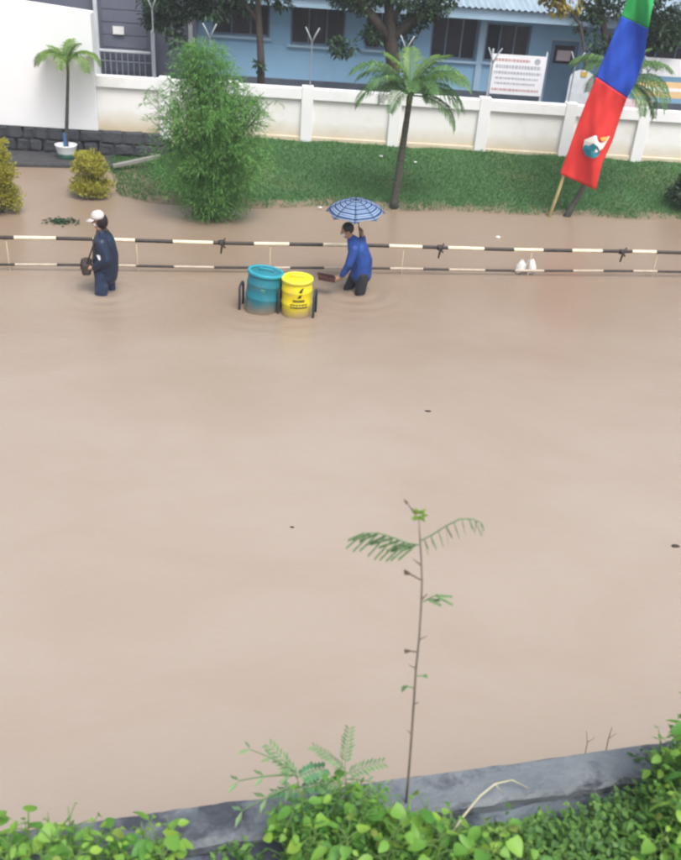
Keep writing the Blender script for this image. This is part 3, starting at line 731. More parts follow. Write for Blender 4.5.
s1 = at(93, 196); shrub('golden_shrub', s1, [(0, 0, .22, .44, .4, .24), (-.02, 0, .62, .37, .35, .27)], 5200, 'double-clipped golden green shrub below the small palm', 'yell')
s2 = at(2, 212); shrub('golden_shrub', s2, [(0, 0, .25, .40, .4, .32), (-.02, 0, .72, .38, .36, .34), (.0, 0, 1.15, .28, .3, .26)], 6200, 'taller golden green shrub by the flood edge below the tall white wall', 'yell')
s3 = at(690, 213); s3.z = float(bank_z(s3.x, s3.y)); shrub('dark_shrub', s3, [(0, 0, .3, .62, .5, .34), (.1, .1, .55, .5, .4, .25)], 3800, 'low dark green shrub on the grass bank right of the flag', 'dark', .09)

# ------------------------------------------------------------------ flag
bp0 = at(547, 216, .02); FY = bp0.y
fl = empty('banner_flag', bp0, 0, 'tall narrow green, blue and red flag on a curved bamboo pole', 'flag')
B0 = Vector(bp0)
pole_px = [(547, 216), (556, 190), (565, 162), (578, 123), (596, 77), (614, 33), (627, 0), (640, -38), (653, -85), (664, -130)]
poleY = lambda y: FY - .25 * ((216 - y) / 216.0)
pole = [atY(x + 3, y, poleY(y) + .10) - B0 for x, y in pole_px]; pole[0] = Vector((0, 0, -.3))
g = MB(); g.tube(pole, [.034, .033, .032, .031, .029, .027, .024, .02, .016, .01], 8); g.obj('pole', M['bamboo'], fl, smooth=True)
Lx = [(560, 174), (569, 149), (578, 123), (587, 100), (596, 77), (605, 55), (614, 33), (621, 17), (627, 0), (634, -20), (640, -40), (648, -66), (655, -92)]
Rx = [(596, 190), (602, 164), (613, 140), (620, 118), (627, 98), (637, 80), (644, 58), (648, 30), (653, 6), (657, -14), (660, -38), (663, -64), (664, -92)]
nu = 16
def cloth(i, u):
    fi = min(int(i), 11); fr = i - fi
    l = Vector(Lx[fi]).lerp(Vector(Lx[fi + 1]), fr); r = Vector(Rx[fi]).lerp(Vector(Rx[fi + 1]), fr)
    q = l.lerp(r, u); y = poleY(q.y) + .11 * u * math.sin(u * 5.5 + i * .8) + .05 * math.sin(i * 1.9 + u * 3) * u - .05 * u + .014 * math.sin(u * 13 - i * 2.6) + .007 * math.sin(u * 19 + i * 4.1)
    return atY(q.x, q.y, y) - B0
nu = 28
def cloth_part(name, i0, i1, m, ni):
    g = MB(); vv = [cloth(i0 + (i1 - i0) * a / ni, u / nu) for a in range(ni + 1) for u in range(nu + 1)]
    ff = [(a*(nu+1)+u, a*(nu+1)+u+1, (a+1)*(nu+1)+u+1, (a+1)*(nu+1)+u) for a in range(ni) for u in range(nu)]
    g.add(vv, ff); o = g.obj(name, M[m], fl, smooth=True); o.modifiers.new('thick', 'SOLIDIFY').thickness = .004; return o
red = cloth_part('red_band', 0, 4, 'fred', 44); cloth_part('blue_band', 4, 7.05, 'fblue', 36); cloth_part('green_band', 7.05, 12, 'fgreen', 44)
def patch(name, poly, m, off):
    g = MB(); vv = []
    for (i, u) in poly: vv.append(cloth(i, u) + Vector((0, -off, 0)))
    c = cloth(sum(p[0] for p in poly) / len(poly), sum(p[1] for p in poly) / len(poly)) + Vector((0, -off, 0))
    vv.append(c); k = len(poly); g.add(vv, [(j, (j + 1) % k, k) for j in range(k)]); g.obj(name, M[m], red)
patch('emblem_flame', [(1.22, .34), (1.55, .30), (1.85, .50), (2.08, .88), (1.85, .86), (1.55, .84), (1.3, .72), (1.15, .5)], 'fwhite', .030)
patch('emblem_tip', [(1.88, .66), (2.06, .86), (1.86, .84), (1.76, .74)], 'forange', .035)
patch('emblem_disc', [(1.30 + .27 * math.cos(t), .57 + .24 * math.sin(t)) for t in np.linspace(0, 2 * math.pi, 16, False)], 'fteal', .040)

# ------------------------------------------------------------------ striped railing
ra, rb = at(0, 264.5, .10), at(681, 272, .10)
rd = (rb - ra).normalized(); rn = Vector((-rd.y, rd.x, 0)).normalized(); rl = math.atan2(rd.y, rd.x)
def onr(x, y):
    d = ray(x, y); t = (ra - CP).dot(rn) / d.dot(rn); p = CP + d * t; return (p - ra).dot(rd), p.z
R_ = empty('pipe_railing', (ra.x, ra.y, 0), rl, 'two-rail pipe railing striped black and cream standing in the flood', 'railing')
bounds = [(-60, 1), (-28, 0), (14, 1), (56, 0), (93, 1), (135, 0), (173, 1), (213, 0), (254, 1), (289, 0), (323, 1), (357, 0), (389, 1), (422, 0), (448, 1), (484, 0), (514, 1), (543, 0), (572, 1), (602, 0), (632, 1), (656, 0), (690, 1), (716, 0), (745, None)]
# index 0 = black, 1 = cream; the band starts at the given place
def rail(name, ypl, ypr, r, shift=0, cm='railcream'):
    pts = []; mis = []
    for i in range(len(bounds) - 1):
        x = bounds[i][0] + shift; x2 = bounds[i + 1][0] + shift
        for q in (0, .5):
            xx = x + (x2 - x) * q; y = ypl + (ypr - ypl) * xx / 681
            u, z = onr(xx, y); pts.append(Vector((u, 0, z + .008 * math.sin(u * 1.3)))); mis.append(bounds[i][1])
    u, z = onr(bounds[-1][0] + shift, ypl + (ypr - ypl) * bounds[-1][0] / 681); pts.append(Vector((u, 0, z)))
    g = MB(); g.tube(pts, r, 10, mis=mis); return g.obj(name, [M['railblack'], M[cm]], R_, smooth=True)
rail('top_rail', 237.5, 253, .030); rail('lower_rail', 264.5, 272, .021, 1, 'railmud')
zt_ = onr(340, 245)[1]
for px in (8, 137, 270, 403, 531, 657):
    u, _ = onr(px, 256); _, zq = onr(px, 237.5 + 15.5 * px / 681)
    g = MB(); g.tube([(u, .0, -.5), (u, .0, zq - .01)], .013, 8); g.obj('post', M['post'], R_, smooth=True)
for px in (222, 440, 622):
    u, z = onr(px, 237.5 + 15.5 * px / 681); g = MB()
    g.tube([(u - .045, 0, z), (u + .045, 0, z)], .046, 10)
    g.tube([(u + .05, -.045, z + .09), (u, -.055, z - .01), (u - .02, -.05, z - .17)], [.014, .02, .014], 6)
    g.tube([(u - .06, -.05, z + .05), (u + .05, -.055, z - .07)], [.012, .014], 6)
    g.obj('rubber_tie', M['railblack'], R_, smooth=True)

# ------------------------------------------------------------------ drums on a pipe stand
def drum(name, p, r, h, bodym, lidm, label, tilt=(0, 0, 0)):
    o = empty(name, p, 0, label, 'drum'); o.rotation_euler = tilt
    g = MB(); g.lathe([(r * .93, -.12), (r * .97, -.08), (r * .985, h * .30), (r * 1.015, h * .33), (r * 1.015, h * .36), (r * .985, h * .39), (r * .985, h * .64), (r * 1.015, h * .67), (r * 1.015, h * .70), (r * .985, h * .73), (r * .97, h * .95), (r * .93, h - .01)], 32)
    g.obj('body', M[bodym], o, smooth=True)
    g = MB(); g.lathe([(r * .99, h - .055), (r * 1.04, h - .05), (r * 1.04, h - .008), (r * 1.01, h), (r * .90, h), (r * .88, h - .018), (.001, h - .018)], 32, capt=False); g.obj('lid', M[lidm], o, smooth=True)
    g = MB(); g.tube([(-.11, 0, h - .02), (-.09, 0, h + .03), (.09, 0, h + .03), (.11, 0, h - .02)], .012, 6); g.obj('lid_handle', M[lidm], o, smooth=True)
    return o
rT = .265
dTo = drum('teal_drum', (dT.x, dT.y, .02), rT, .60, 'teal', 'teallid', 'tilted teal plastic drum beside the yellow one', (rad(-3), rad(6), 0))
dYo = drum('yellow_drum', (dY.x, dY.y, .0), .232, .58, 'yellow', 'yellowlid', 'yellow plastic drum with black emblem and lettering')
def on_drum(poly, r=.2345):
    g = MB()
    for pg in poly:
        g.add([(r * math.sin(a_ ), -r * math.cos(a_), z) for a_, z in pg], [tuple(range(len(pg)))])
    return g
a0 = math.atan2(dY.x, dY.y) + .05
cA = .10 - a0
g = on_drum([[(cA - .02, .33), (cA + .22, .335), (cA + .34, .43), (cA + .20, .40)], [(cA + .06, .42), (cA + .24, .41), (cA + .42, .495), (cA + .24, .48)]])
g.obj('emblem', M['black'], dYo)
pg = []
for z0, z1, x0, x1 in ((.265, .305, -.30, .48), (.165, .235, -.46, .66)):
    x = x0
    while x < x1:
        w = random.uniform(.05, .085); pg.append([(cA + x, z0), (cA + x + w * .8, z0), (cA + x + w * .8, z1), (cA + x, z1)]); x += w + .012
on_drum(pg).obj('lettering', M['black'], dYo)
g = on_drum([[(.0, .33), (.10, .33), (.10, .345), (.0, .345)], [(-.08, .36), (.14, .36), (.14, .385), (-.08, .385)]], rT + .006); g.obj('lettering', M['potgreen'], dTo)
st = empty('drum_stand', ((dT.x + dY.x) / 2, (dT.y + dY.y) / 2, 0), math.atan2(dY.y - dT.y, dY.x - dT.x), 'dark pipe stand holding the teal and yellow drums', 'stand')
hw = (dY - dT).length / 2
for x in (-hw - rT - .045, -hw + rT + (hw * 2 - rT - .232) / 2, hw + .232 + .05):
    g = MB(); g.tube([(x, .12, -.47), (x, .12, .34), (x, .08, .38), (x, -.08, .38), (x, -.12, .34), (x, -.12, -.47)], .02, 8); g.obj('hoop', M['darkpipe'], st, smooth=True)
g = MB(); g.tube([(-hw - rT - .045, .12, -.13), (hw + .282, .12, -.13)], .018, 8); g.tube([(-hw - rT - .045, -.12, -.13), (hw + .282, -.12, -.13)], .018, 8); g.obj('crossbar', M['darkpipe'], st)

# ------------------------------------------------------------------ people
def bake(o):
    dg = bpy.context.evaluated_depsgraph_get(); me = bpy.data.meshes.new_from_object(o.evaluated_get(dg)); return me
_bm = bmesh.new(); bmesh.ops.create_uvsphere(_bm, u_segments=14, v_segments=9, radius=1); bmesh.ops.triangulate(_bm, faces=_bm.faces)
_bm.verts.ensure_lookup_table(); SPH_V = np.array([v.co[:] for v in _bm.verts]); SPH_F = np.array([[v.index for v in f.verts] for f in _bm.faces]); _bm.free()
def skin_mesh(pts, edges, sub=2, root=0):
    """limbs and trunk swept as overlapping ellipsoids, fused afterwards into one surface"""
    VV = []; FF = []; nb = 0
    for a_, b_ in edges:
        pa, pb = pts[a_], pts[b_]; L_ = (Vector(pa[:3]) - Vector(pb[:3])).length
        ra_ = (pa[3], pa[4] if len(pa) > 4 else pa[3]); rb_ = (pb[3], pb[4] if len(pb) > 4 else pb[3])
        k_ = max(3, int(L_ / (min(*ra_, *rb_) * .35)) + 1)
        for i in range(k_ + 1):
            t_ = i / k_; c_ = Vector(pa[:3]).lerp(Vector(pb[:3]), t_); rx = ra_[0] + (rb_[0] - ra_[0]) * t_; ry = ra_[1] + (rb_[1] - ra_[1]) * t_
            VV.append(SPH_V * np.array([rx, ry, min(rx, ry)]) + np.array(c_)); FF.append(SPH_F + nb); nb += len(SPH_V)
    return np_mesh('sk', np.vstack(VV), np.vstack(FF), M['skin'])
def merge_remesh(meshes, voxel, name, m):
    bm = bmesh.new()
    for me in meshes: bm.from_mesh(me)
    me = bpy.data.meshes.new(name); bm.to_mesh(me); bm.free()
    o = bpy.data.objects.new('tmp', me); COL.objects.link(o)
    r = o.modifiers.new('r', 'REMESH'); r.mode = 'VOXEL'; r.voxel_size = voxel; r.use_smooth_shade = True
    s_ = o.modifiers.new('s', 'SMOOTH'); s_.factor = .5; s_.iterations = 4
    bpy.context.view_layer.update(); out = bake(o); bpy.data.objects.remove(o)
    out.name = name; out.materials.clear(); out.materials.append(m); return out
def ball(c, r, seg=16, rot=None):
    bm = bmesh.new(); bmesh.ops.create_uvsphere(bm, u_segments=seg, v_segments=seg // 2 + 2, radius=1)
    mm = Matrix.Translation(Vector(c)) @ ((rot or Matrix.Identity(3)).to_4x4()) @ Matrix.Diagonal((*r, 1))
    bmesh.ops.transform(bm, matrix=mm, verts=bm.verts); me = bpy.data.meshes.new('b'); bm.to_mesh(me); bm.free(); return me
def head_parts(c, tilt):
    """head facing -x: skull, jaw, nose, ears"""
    rot = Euler((0, tilt, 0)).to_matrix(); c = Vector(c)
    q = lambda v: c + rot @ Vector(v)
    return [ball(q((.008, 0, .02)), (.098, .076, .098), 20, rot), ball(q((-.025, 0, -.045)), (.068, .060, .072), 16, rot),
            ball(q((-.100, 0, -.012)), (.020, .013, .026), 10, rot), ball(q((-.085, 0, -.055)), (.016, .026, .012), 10, rot),
            ball(q((.012, .077, -.008)), (.02, .010, .03), 8, rot), ball(q((.012, -.077, -.008)), (.02, .010, .03), 8, rot)], q, rot
def hand_chain(pts, edges, wrist_i, wrist, d, palm_n, curl=.5):
    """palm and five fingers: d along the hand, palm_n out of the palm"""
    d = Vector(d).normalized(); nrm = Vector(palm_n).normalized(); sd_ = d.cross(nrm).normalized(); w = Vector(wrist)
    def ad(v, r, par): pts.append((v.x, v.y, v.z, r)); edges.append((par, len(pts) - 1)); return len(pts) - 1
    pm = ad(w + d * .05, .028, wrist_i)
    for k, (o_, l) in enumerate(((-.030, .062), (-.010, .075), (.010, .072), (.030, .055))):
        k0 = ad(w + d * .095 + sd_ * o_, .0105, pm)
        d1 = (d + nrm * curl).normalized(); k1 = ad(w + d * .095 + sd_ * o_ + d1 * l * .5, .0095, k0)
        d2 = (d * .4 + nrm * curl * 2).normalized(); ad(w + d * .095 + sd_ * o_ + d1 * l * .5 + d2 * l * .5, .008, k1)
    t0 = ad(w + d * .035 - sd_ * .042, .011, pm); ad(w + d * .075 - sd_ * .055 + nrm * .02, .009, t0)
def person(name, loc, rz, label, J, head_c, head_tilt, jacket_pts, jacket_edges, trouser_pts, trouser_edges, jm, tm, hands):
    r = empty(name, loc, rz, label, 'person')
    pts = [p for p in J['pts']]; edges = list(J['edges'])
    for (wi, d, nrm, curl) in hands: hand_chain(pts, edges, wi, pts[wi][:3], d, nrm, curl)
    body = skin_mesh(pts, edges, 2)
    hp, q, rot = head_parts(head_c, head_tilt)
    link('body', merge_remesh([body] + hp, .009, 'body', M['skin']), r)
    me = skin_mesh(jacket_pts, jacket_edges, 2); me = merge_remesh([me], .013, 'jacket', M[jm]); jk = link('jacket', me, r)
    me = skin_mesh(trouser_pts, trouser_edges, 2); me = merge_remesh([me], .013, 'trousers', M[tm]); link('trousers', me, r)
    for s in (-1, 1):
        link('eye', (lambda m_: (m_.materials.append(M['hair']), m_)[1])(ball(q((-.086, s * .032, .012)), (.009, .012, .006), 8, rot)), r)
    return r, q, rot, jk

# --- person on the left: upright, white cap, navy raincoat, facing -x
def leg(x0, x1, x2, y, zh, rk=1.0):
    return [(x0, y * .9, zh - .06, .085 * rk), (x1, y, zh - .40, .062 * rk), (x2, y, zh - .79, .045 * rk)]
zh = .41
J = dict(pts=[(0, 0, zh, .13, .11), (0, 0, zh + .16, .12, .10), (-.005, 0, zh + .36, .145, .10), (-.005, 0, zh + .47, .08, .07), (-.02, 0, zh + .55, .055),
    (-.03, 0, zh + .64, .055),
    *leg(.02, .045, .08, .10, zh), *leg(-.03, -.07, -.02, -.10, zh),
    (-.16, .10, -.40, .04), (-.22, -.10, -.40, .04),
    (0, .19, zh + .44, .055), (.03, .25, zh + .20, .043), (-.17, .15, zh + .05, .030),
    (0, -.19, zh + .44, .055), (.04, -.25, zh + .20, .043), (-.16, -.17, zh + .03, .030)],
    edges=[(0,1),(1,2),(2,3),(3,4),(4,5),(0,6),(6,7),(7,8),(0,9),(9,10),(10,11),(8,12),(11,13),(3,14),(14,15),(15,16),(3,17),(17,18),(18,19)])
jp = [(.015, 0, zh - .12, .185, .21), (.02, 0, zh - .02, .20, .215), (.03, 0, zh + .16, .20, .21), (.02, 0, zh + .36, .175, .215), (-.005, 0, zh + .47, .095, .11), (-.01, 0, zh + .545, .075, .075),
      (0, .20, zh + .42, .095), (.05, .265, zh + .20, .085), (-.13, .17, zh + .06, .06), (0, -.20, zh + .42, .095), (.06, -.265, zh + .20, .085), (-.12, -.19, zh + .04, .055)]
je = [(0,1),(1,2),(2,3),(3,4),(4,5),(4,6),(6,7),(7,8),(4,9),(9,10),(10,11)]
tp = [(0, 0, zh, .15, .16), (.03, .10, zh - .10, .12), (.045, .11, zh - .42, .10), (.08, .11, zh - .76, .085), (-.03, -.10, zh - .10, .12), (-.07, -.11, zh - .42, .10), (-.02, -.11, zh - .76, .085)]
te = [(0,1),(1,2),(2,3),(0,4),(4,5),(5,6)]
hc = Vector((-.03, 0, zh + .71))
pA, q, rot, jk = person('person', (pL.x, pL.y, 0), rad(12), 'person in navy raincoat and white cap wading knee-deep by the railing', J, hc, rad(-4), jp, je, tp, te, 'navy', 'jeans',
    [(16, (-1, -.2, -.15), (0, -1, -.2), .8), (19, (-1, .2, -.15), (0, 1, -.2), .8)])
hm = ball(q((.035, 0, -.005)), (.098, .090, .125), 20, rot); hm.materials.append(M['hair']); ho = link('hood', hm, pA)
cp = MB(); cp.lathe([(.103, .0), (.103, .035), (.092, .075), (.06, .105), (.001, .115)], 20, capt=False)
co = cp.obj('cap', M['capw'], pA, smooth=True, loc=q((-.005, 0, .045)), rot=(0, rad(-8), 0))
g = MB(); n_ = 12
vv = [(.0 - .09 * math.cos(t) , .09 * math.sin(t), .01) for t in np.linspace(-1.2, 1.2, n_)] + [(-.04 - .15 * math.cos(t), .10 * math.sin(t), -.02) for t in np.linspace(-1.2, 1.2, n_)]
g.add(vv, [(i, i + 1, n_ + i + 1, n_ + i) for i in range(n_ - 1)]); bo = g.obj('brim', M['capw'], co, smooth=True); bo.modifiers.new('t', 'SOLIDIFY').thickness = .008
mk = ball(q((-.062, 0, -.042)), (.038, .058, .042), 12, rot); mk.materials.append(M['maskw']); link('face_mask', mk, pA)
g = MB(); g.add([(-.08, -.275, zh + .28), (.0, -.292, zh + .27), (-.01, -.285, zh + .21), (-.05, -.29, zh + .20)], [(0, 1, 2, 3)])
o = g.obj('sleeve_patch', M['maskw'], jk); o.modifiers.new('t', 'SOLIDIFY').thickness = .01
bag = empty('shoulder_bag', (pL.x, pL.y, 0), rad(12), 'dark brown bag held in front of the person in the white cap', 'bag')
g = MB(); g.box(-.33, -.19, -.18, .14, zh - .10, zh + .10); o = g.obj('pouch', M['brown'], bag, bevel=.04)
g = MB(); g.box(-.342, -.332, -.15, .11, zh + .0, zh + .09); g.obj('flap', M['brown'], bag, bevel=.003)
g = MB(); g.tube([(-.24, -.15, zh + .09), (-.16, -.16, zh + .30), (-.05, -.10, zh + .56), (.07, -.02, zh + .60), (.14, .08, zh + .46)], .012, 6); g.obj('strap', M['brown'], bag, smooth=True)

# --- person with umbrella: bent forward, one hand low with a dark object, the other raised
zh = .40
J = dict(pts=[(.10, 0, zh, .13, .11), (.085, 0, zh + .14, .12, .10), (.0, 0, zh + .32, .14, .10), (-.06, 0, zh + .43, .08, .07), (-.10, 0, zh + .49, .055), (-.14, 0, zh + .56, .055),
    (.06, .09, zh - .07, .085), (-.07, .10, zh - .38, .06), (-.03, .10, -.42, .045), (.12, -.10, zh - .07, .085), (.10, -.11, zh - .40, .06), (.14, -.11, -.42, .045),
    (-.17, .10, -.43, .04), (.0, -.11, -.43, .04),
    (-.06, -.19, zh + .39, .055), (-.13, -.24, zh + .14, .042), (-.26, -.20, zh - .10, .030),
    (-.03, .19, zh + .40, .055), (.13, .25, zh + .30, .043), (.09, .10, zh + .52, .030)],
    edges=[(0,1),(1,2),(2,3),(3,4),(4,5),(0,6),(6,7),(7,8),(0,9),(9,10),(10,11),(8,12),(11,13),(3,14),(14,15),(15,16),(3,17),(17,18),(18,19)])
jp = [(.11, 0, zh - .10, .175, .195), (.10, 0, zh + .12, .18, .19), (.03, 0, zh + .31, .17, .20), (-.05, 0, zh + .42, .105, .12), (-.085, 0, zh + .48, .075, .075),
      (-.06, -.195, zh + .38, .085), (-.13, -.25, zh + .14, .07), (-.22, -.215, zh - .04, .05), (-.03, .195, zh + .39, .085), (.13, .255, zh + .30, .075), (.11, .13, zh + .46, .05)]
je = [(0,1),(1,2),(2,3),(3,4),(3,5),(5,6),(6,7),(3,8),(8,9),(9,10)]
tp = [(.10, 0, zh, .15, .165), (.06, .09, zh - .10, .11), (-.07, .105, zh - .40, .078), (-.03, .105, -.40, .07), (.12, -.10, zh - .10, .11), (.10, -.11, zh - .42, .085), (.14, -.11, -.40, .07)]
hc = Vector((-.165, 0, zh + .61))
pB, q, rot, jk = person('person', (pR.x, pR.y, 0), rad(8), 'person in royal blue jacket stooping beside the drums under an umbrella', J, hc, rad(-18), jp, je, tp, te, 'royal', 'darktr',
    [(16, (-.8, .1, -.5), (.3, .9, -.2), .9), (19, (-.1, -.15, 1), (-1, -.3, 0), 1.3)])
hm = ball(q((.022, 0, .035)), (.098, .086, .098), 20, rot); hm.materials.append(M['hair']); link('hair', hm, pB)
mk = ball(q((-.062, 0, -.042)), (.038, .058, .042), 12, rot); mk.materials.append(M['maskw']); link('face_mask', mk, pB)
# held object: flat maroon scoop
hx = pR + Matrix.Rotation(rad(8), 3, 'Z') @ Vector((-.345, -.19, zh - .16))
sc = empty('scoop', hx, rad(8), 'dark maroon scoop held low towards the yellow drum', 'scoop')
g = MB(); w_, l_ = .10, .26
g.add([(.0, -w_*.6, 0), (.0, w_*.6, 0), (-l_, w_, .06), (-l_, -w_, .06), (.0, -w_*.6, .07), (.0, w_*.6, .07), (-l_, w_, .10), (-l_, -w_, .10)], [(0,1,2,3),(1,0,4,5),(2,1,5,6),(0,3,7,4)])
o = g.obj('pan', M['maroon'], sc); o.modifiers.new('t', 'SOLIDIFY').thickness = .012
g = MB(); g.tube([(-.02, 0, .05), (.06, 0, .055), (.12, 0, .05)], [.018, .016, .018], 8); g.obj('handle', M['maroon'], sc, smooth=True)
# umbrella
def umb_mat():
    m, N, L, B = newmat('striped_umbrella'); B.inputs['Roughness'].default_value = .6
    tc = N.new('ShaderNodeTexCoord'); sp = N.new('ShaderNodeSeparateXYZ'); L.new(tc.outputs['Object'], sp.inputs[0])
    ln_ = N.new('ShaderNodeVectorMath'); ln_.operation = 'LENGTH'
    cb = N.new('ShaderNodeCombineXYZ'); L.new(sp.outputs[0], cb.inputs[0]); L.new(sp.outputs[1], cb.inputs[1]); L.new(cb.outputs[0], ln_.inputs[0])
    mu = N.new('ShaderNodeMath'); mu.operation = 'MULTIPLY'; mu.inputs[1].default_value = 13.0; L.new(ln_.outputs['Value'], mu.inputs[0])
    fr = N.new('ShaderNodeMath'); fr.operation = 'FRACT'; L.new(mu.outputs[0], fr.inputs[0])
    cr = N.new('ShaderNodeValToRGB'); cr.color_ramp.interpolation = 'CONSTANT'; e = cr.color_ramp.elements
    e[0].color = (.03, .085, .22, 1); e[1].position = .42; e[1].color = (.34, .44, .60, 1)
    x = e.new(.62); x.color = (.035, .11, .27, 1); x = e.new(.82); x.color = (.36, .46, .62, 1)
    L.new(fr.outputs[0], cr.inputs[0]); L.new(cr.outputs[0], B.inputs['Base Color'])
    t = N.new('ShaderNodeBsdfTranslucent'); L.new(cr.outputs[0], t.inputs['Color']); mx = N.new('ShaderNodeMixShader'); mx.inputs[0].default_value = .25
    L.new(B.outputs[0], mx.inputs[1]); L.new(t.outputs[0], mx.inputs[2]); L.new(mx.outputs[0], N['Material Output'].inputs['Surface']); return m
M['umb'] = umb_mat(); M['umbrib'] = mat('dark_rib', (.04, .06, .12), None, .5)
hp_ = pR + Matrix.Rotation(rad(8), 3, 'Z') @ Vector((.06, .10, zh + .58))
uc = atY(356, 200, hp_.y - .05)
um = empty('umbrella', uc, 0, 'blue striped umbrella held over the stooping person', 'umbrella')
ax = (uc - hp_).normalized(); um.rotation_euler = (rad(6), rad(-2), 0)
UR, UD, NP = .46, .20, 8
def up_(t, a_, dip=0.0):
    r_ = UR * t; zz = -UD * t ** 1.9; return Vector((r_ * math.cos(a_), r_ * math.sin(a_), zz))
for k in range(NP):
    g = MB(); n1, n2 = 8, 6; vv = []
    for i in range(n1 + 1):
        for j in range(n2 + 1):
            t_ = .02 + .98 * i / n1; f_ = j / n2; a_ = 2 * math.pi * (k + f_) / NP
            sag = 4 * f_ * (1 - f_)
            p = up_(t_ * (1 - .07 * sag * t_), a_); p.z -= -.012 * sag * t_; vv.append(p)
    g.add(vv, [(i*(n2+1)+j, (i+1)*(n2+1)+j, (i+1)*(n2+1)+j+1, i*(n2+1)+j+1) for i in range(n1) for j in range(n2)])
    o = g.obj('canopy_panel', M['umb'], um, smooth=True); o.modifiers.new('t', 'SOLIDIFY').thickness = .003
    g = MB(); a_ = 2 * math.pi * k / NP; g.tube([up_(t_, a_) + Vector((0, 0, .006)) for t_ in np.linspace(.02, 1.03, 9)], .004, 5); g.obj('rib', M['umbrib'], um)
g = MB(); g.tube([(0, 0, -.02), (0, 0, .06)], [.014, .006], 8); g.obj('ferrule', M['umbrib'], um)
bpy.context.view_layer.update()
inv = um.matrix_world.inverted() if False else (Matrix.Translation(uc) @ um.rotation_euler.to_matrix().to_4x4()).inverted()
hl = inv @ (hp_ + Vector((0, 0, -.10))); g = MB(); g.tube([(0, 0, -.02), hl], .009, 8); g.obj('shaft', M['umbrib'], um)
hl2 = inv @ (hp_ + Vector((0, 0, -.18))); g = MB(); g.tube([hl, hl2], .016, 8); g.obj('handle', M['umbrib'], um, smooth=True)

# ------------------------------------------------------------------ floating and scattered bits
def crumple(name, p, sx, sy, sz, m, label, cat, seed):
    r_ = random.Random(seed); bm = bmesh.new(); bmesh.ops.create_icosphere(bm, subdivisions=2, radius=1)
    for v in bm.verts: v.co = Vector((v.co.x * sx, v.co.y * sy, v.co.z * sz)) * r_.uniform(.6, 1.2)
    me = bpy.data.meshes.new(name); bm.to_mesh(me); bm.free(); me.materials.append(M[m]); return tag(link(name, me, None, p), label, cat)
w = at(521, 271, .10); bg_ = empty('plastic_bag', at(525, 273, .02), 0, 'torn white plastic bag caught on the lower rail below the flag pole', 'plastic bag')
for i, (dx, h, rt) in enumerate(((-.09, .27, .3), (.09, .31, -.25))):
    bm = bmesh.new(); bmesh.ops.create_icosphere(bm, subdivisions=2, radius=1); r_ = random.Random(i + 3)
    for v in bm.verts: v.co = Vector((v.co.x * .085, v.co.y * .07, v.co.z * h / 2)) * r_.uniform(.7, 1.15)
    me = bpy.data.meshes.new('lobe'); bm.to_mesh(me); bm.free(); me.materials.append(M['paper']); link('lobe', me, bg_, (dx, 0, h / 2 - .03), (0, rt, 0))
P = rng.normal(0, 1, (160, 3)) * np.array([.13, .09, .012]); P[:, 2] = abs(P[:, 2]) + .006
dp = at(63, 222, .0)
tag(link('leaf_raft', leaves('leaf_raft', P, rng.normal(0, 1, (160, 3)) * np.array([1, 1, .2]), .09, .04, M['dark']), None, dp), 'dark raft of leaves floating near the taller golden shrub', 'floating debris', kind='stuff')
for i, (x, y, s_, lb) in enumerate(((428, 411, .03, 'tiny dark twig floating alone in open brown water'), (675, 546, .035, 'small dark husk floating in open water at the right'), (292, 527, .018, 'tiny dark speck of debris floating left of the sapling top'))):
    crumple('debris', at(x, y, .005), s_ * 1.3, s_ * .7, s_ * .4, 'brown', lb, 'debris', i)
for i, (x, y, z, lb) in enumerate(((320, 206, .06, 'white paper scrap at the grass edge left of the umbrella'), (381, 158, .5, 'white paper scrap on the lawn just left of the leaning palm trunk'), (415, 164, .45, 'white paper scrap on the lawn just right of the leaning palm trunk'), (498, 237, .01, 'white foam scrap floating behind the railing'))):
    p = at(x, y, z)
    if i < 3: p.z = max(float(bank_z(p.x, p.y)), 0) + .03
    crumple('paper_scrap', p, .045, .035, .02, 'paper', lb, 'litter', 10 + i)

# ------------------------------------------------------------------ near retaining wall and bank
KZ = 2.0
kl, kr = at(120, 815, KZ), at(650, 742, KZ); kd = (kr - kl).normalized(); kn = Vector((kd.y, -kd.x, 0))   # kn points to the camera side
ka = kl - kd * 3.2; kb = kr + kd * 3.2; kang = math.atan2(kd.y, kd.x)
kw = empty('retaining_wall', (ka.x, ka.y, 0), kang, 'weathered grey concrete retaining wall above the flood with mossy dark patches', 'retaining wall')
KL = (kb - ka).length
def slab(name, y0, y1, z0, z1, m, nseg, rough, seed):
    """long slab along local x with slightly broken edges; y is to the water side"""
    bm = bmesh.new(); r_ = random.Random(seed); rings = []
    for i in range(nseg + 1):
        x = KL * i / nseg; j = lambda s: r_.uniform(-s, s)
        prof = [(y0 + j(rough), z0), (y0 + j(rough), z1 - .02 + j(rough * .4)), (y0 + .02 + j(rough), z1 + j(rough * .5)), ((y0 + y1) / 2, z1 + j(rough * .5)), (y1 - .015 + j(rough * .6), z1 + j(rough * .4)), (y1 + j(rough * .4), z1 - .02), (y1, z0)]
        rings.append([bm.verts.new((x, py, pz)) for py, pz in prof])
    for i in range(nseg):
        for k in range(6): bm.faces.new((rings[i][k], rings[i + 1][k], rings[i + 1][k + 1], rings[i][k + 1]))
    bm.faces.new(rings[0][::-1]); bm.faces.new(rings[-1]); bmesh.ops.recalc_face_normals(bm, faces=bm.faces)
    me = bpy.data.meshes.new(name); bm.to_mesh(me); bm.free(); me.materials.append(M[m]); return link(name, me, kw)
slab('capping', -.20, .0, -.5, KZ, 'conc', 120, .010, 1)
slab('footing', -.42, -.205, 1.2, KZ - .10, 'concdark', 90, .018, 2)  # footing coloured darker than the capping above it
slab('inner_ledge', -.36, -.202, 1.3, KZ - .045, 'concmix', 60, .03, 5)
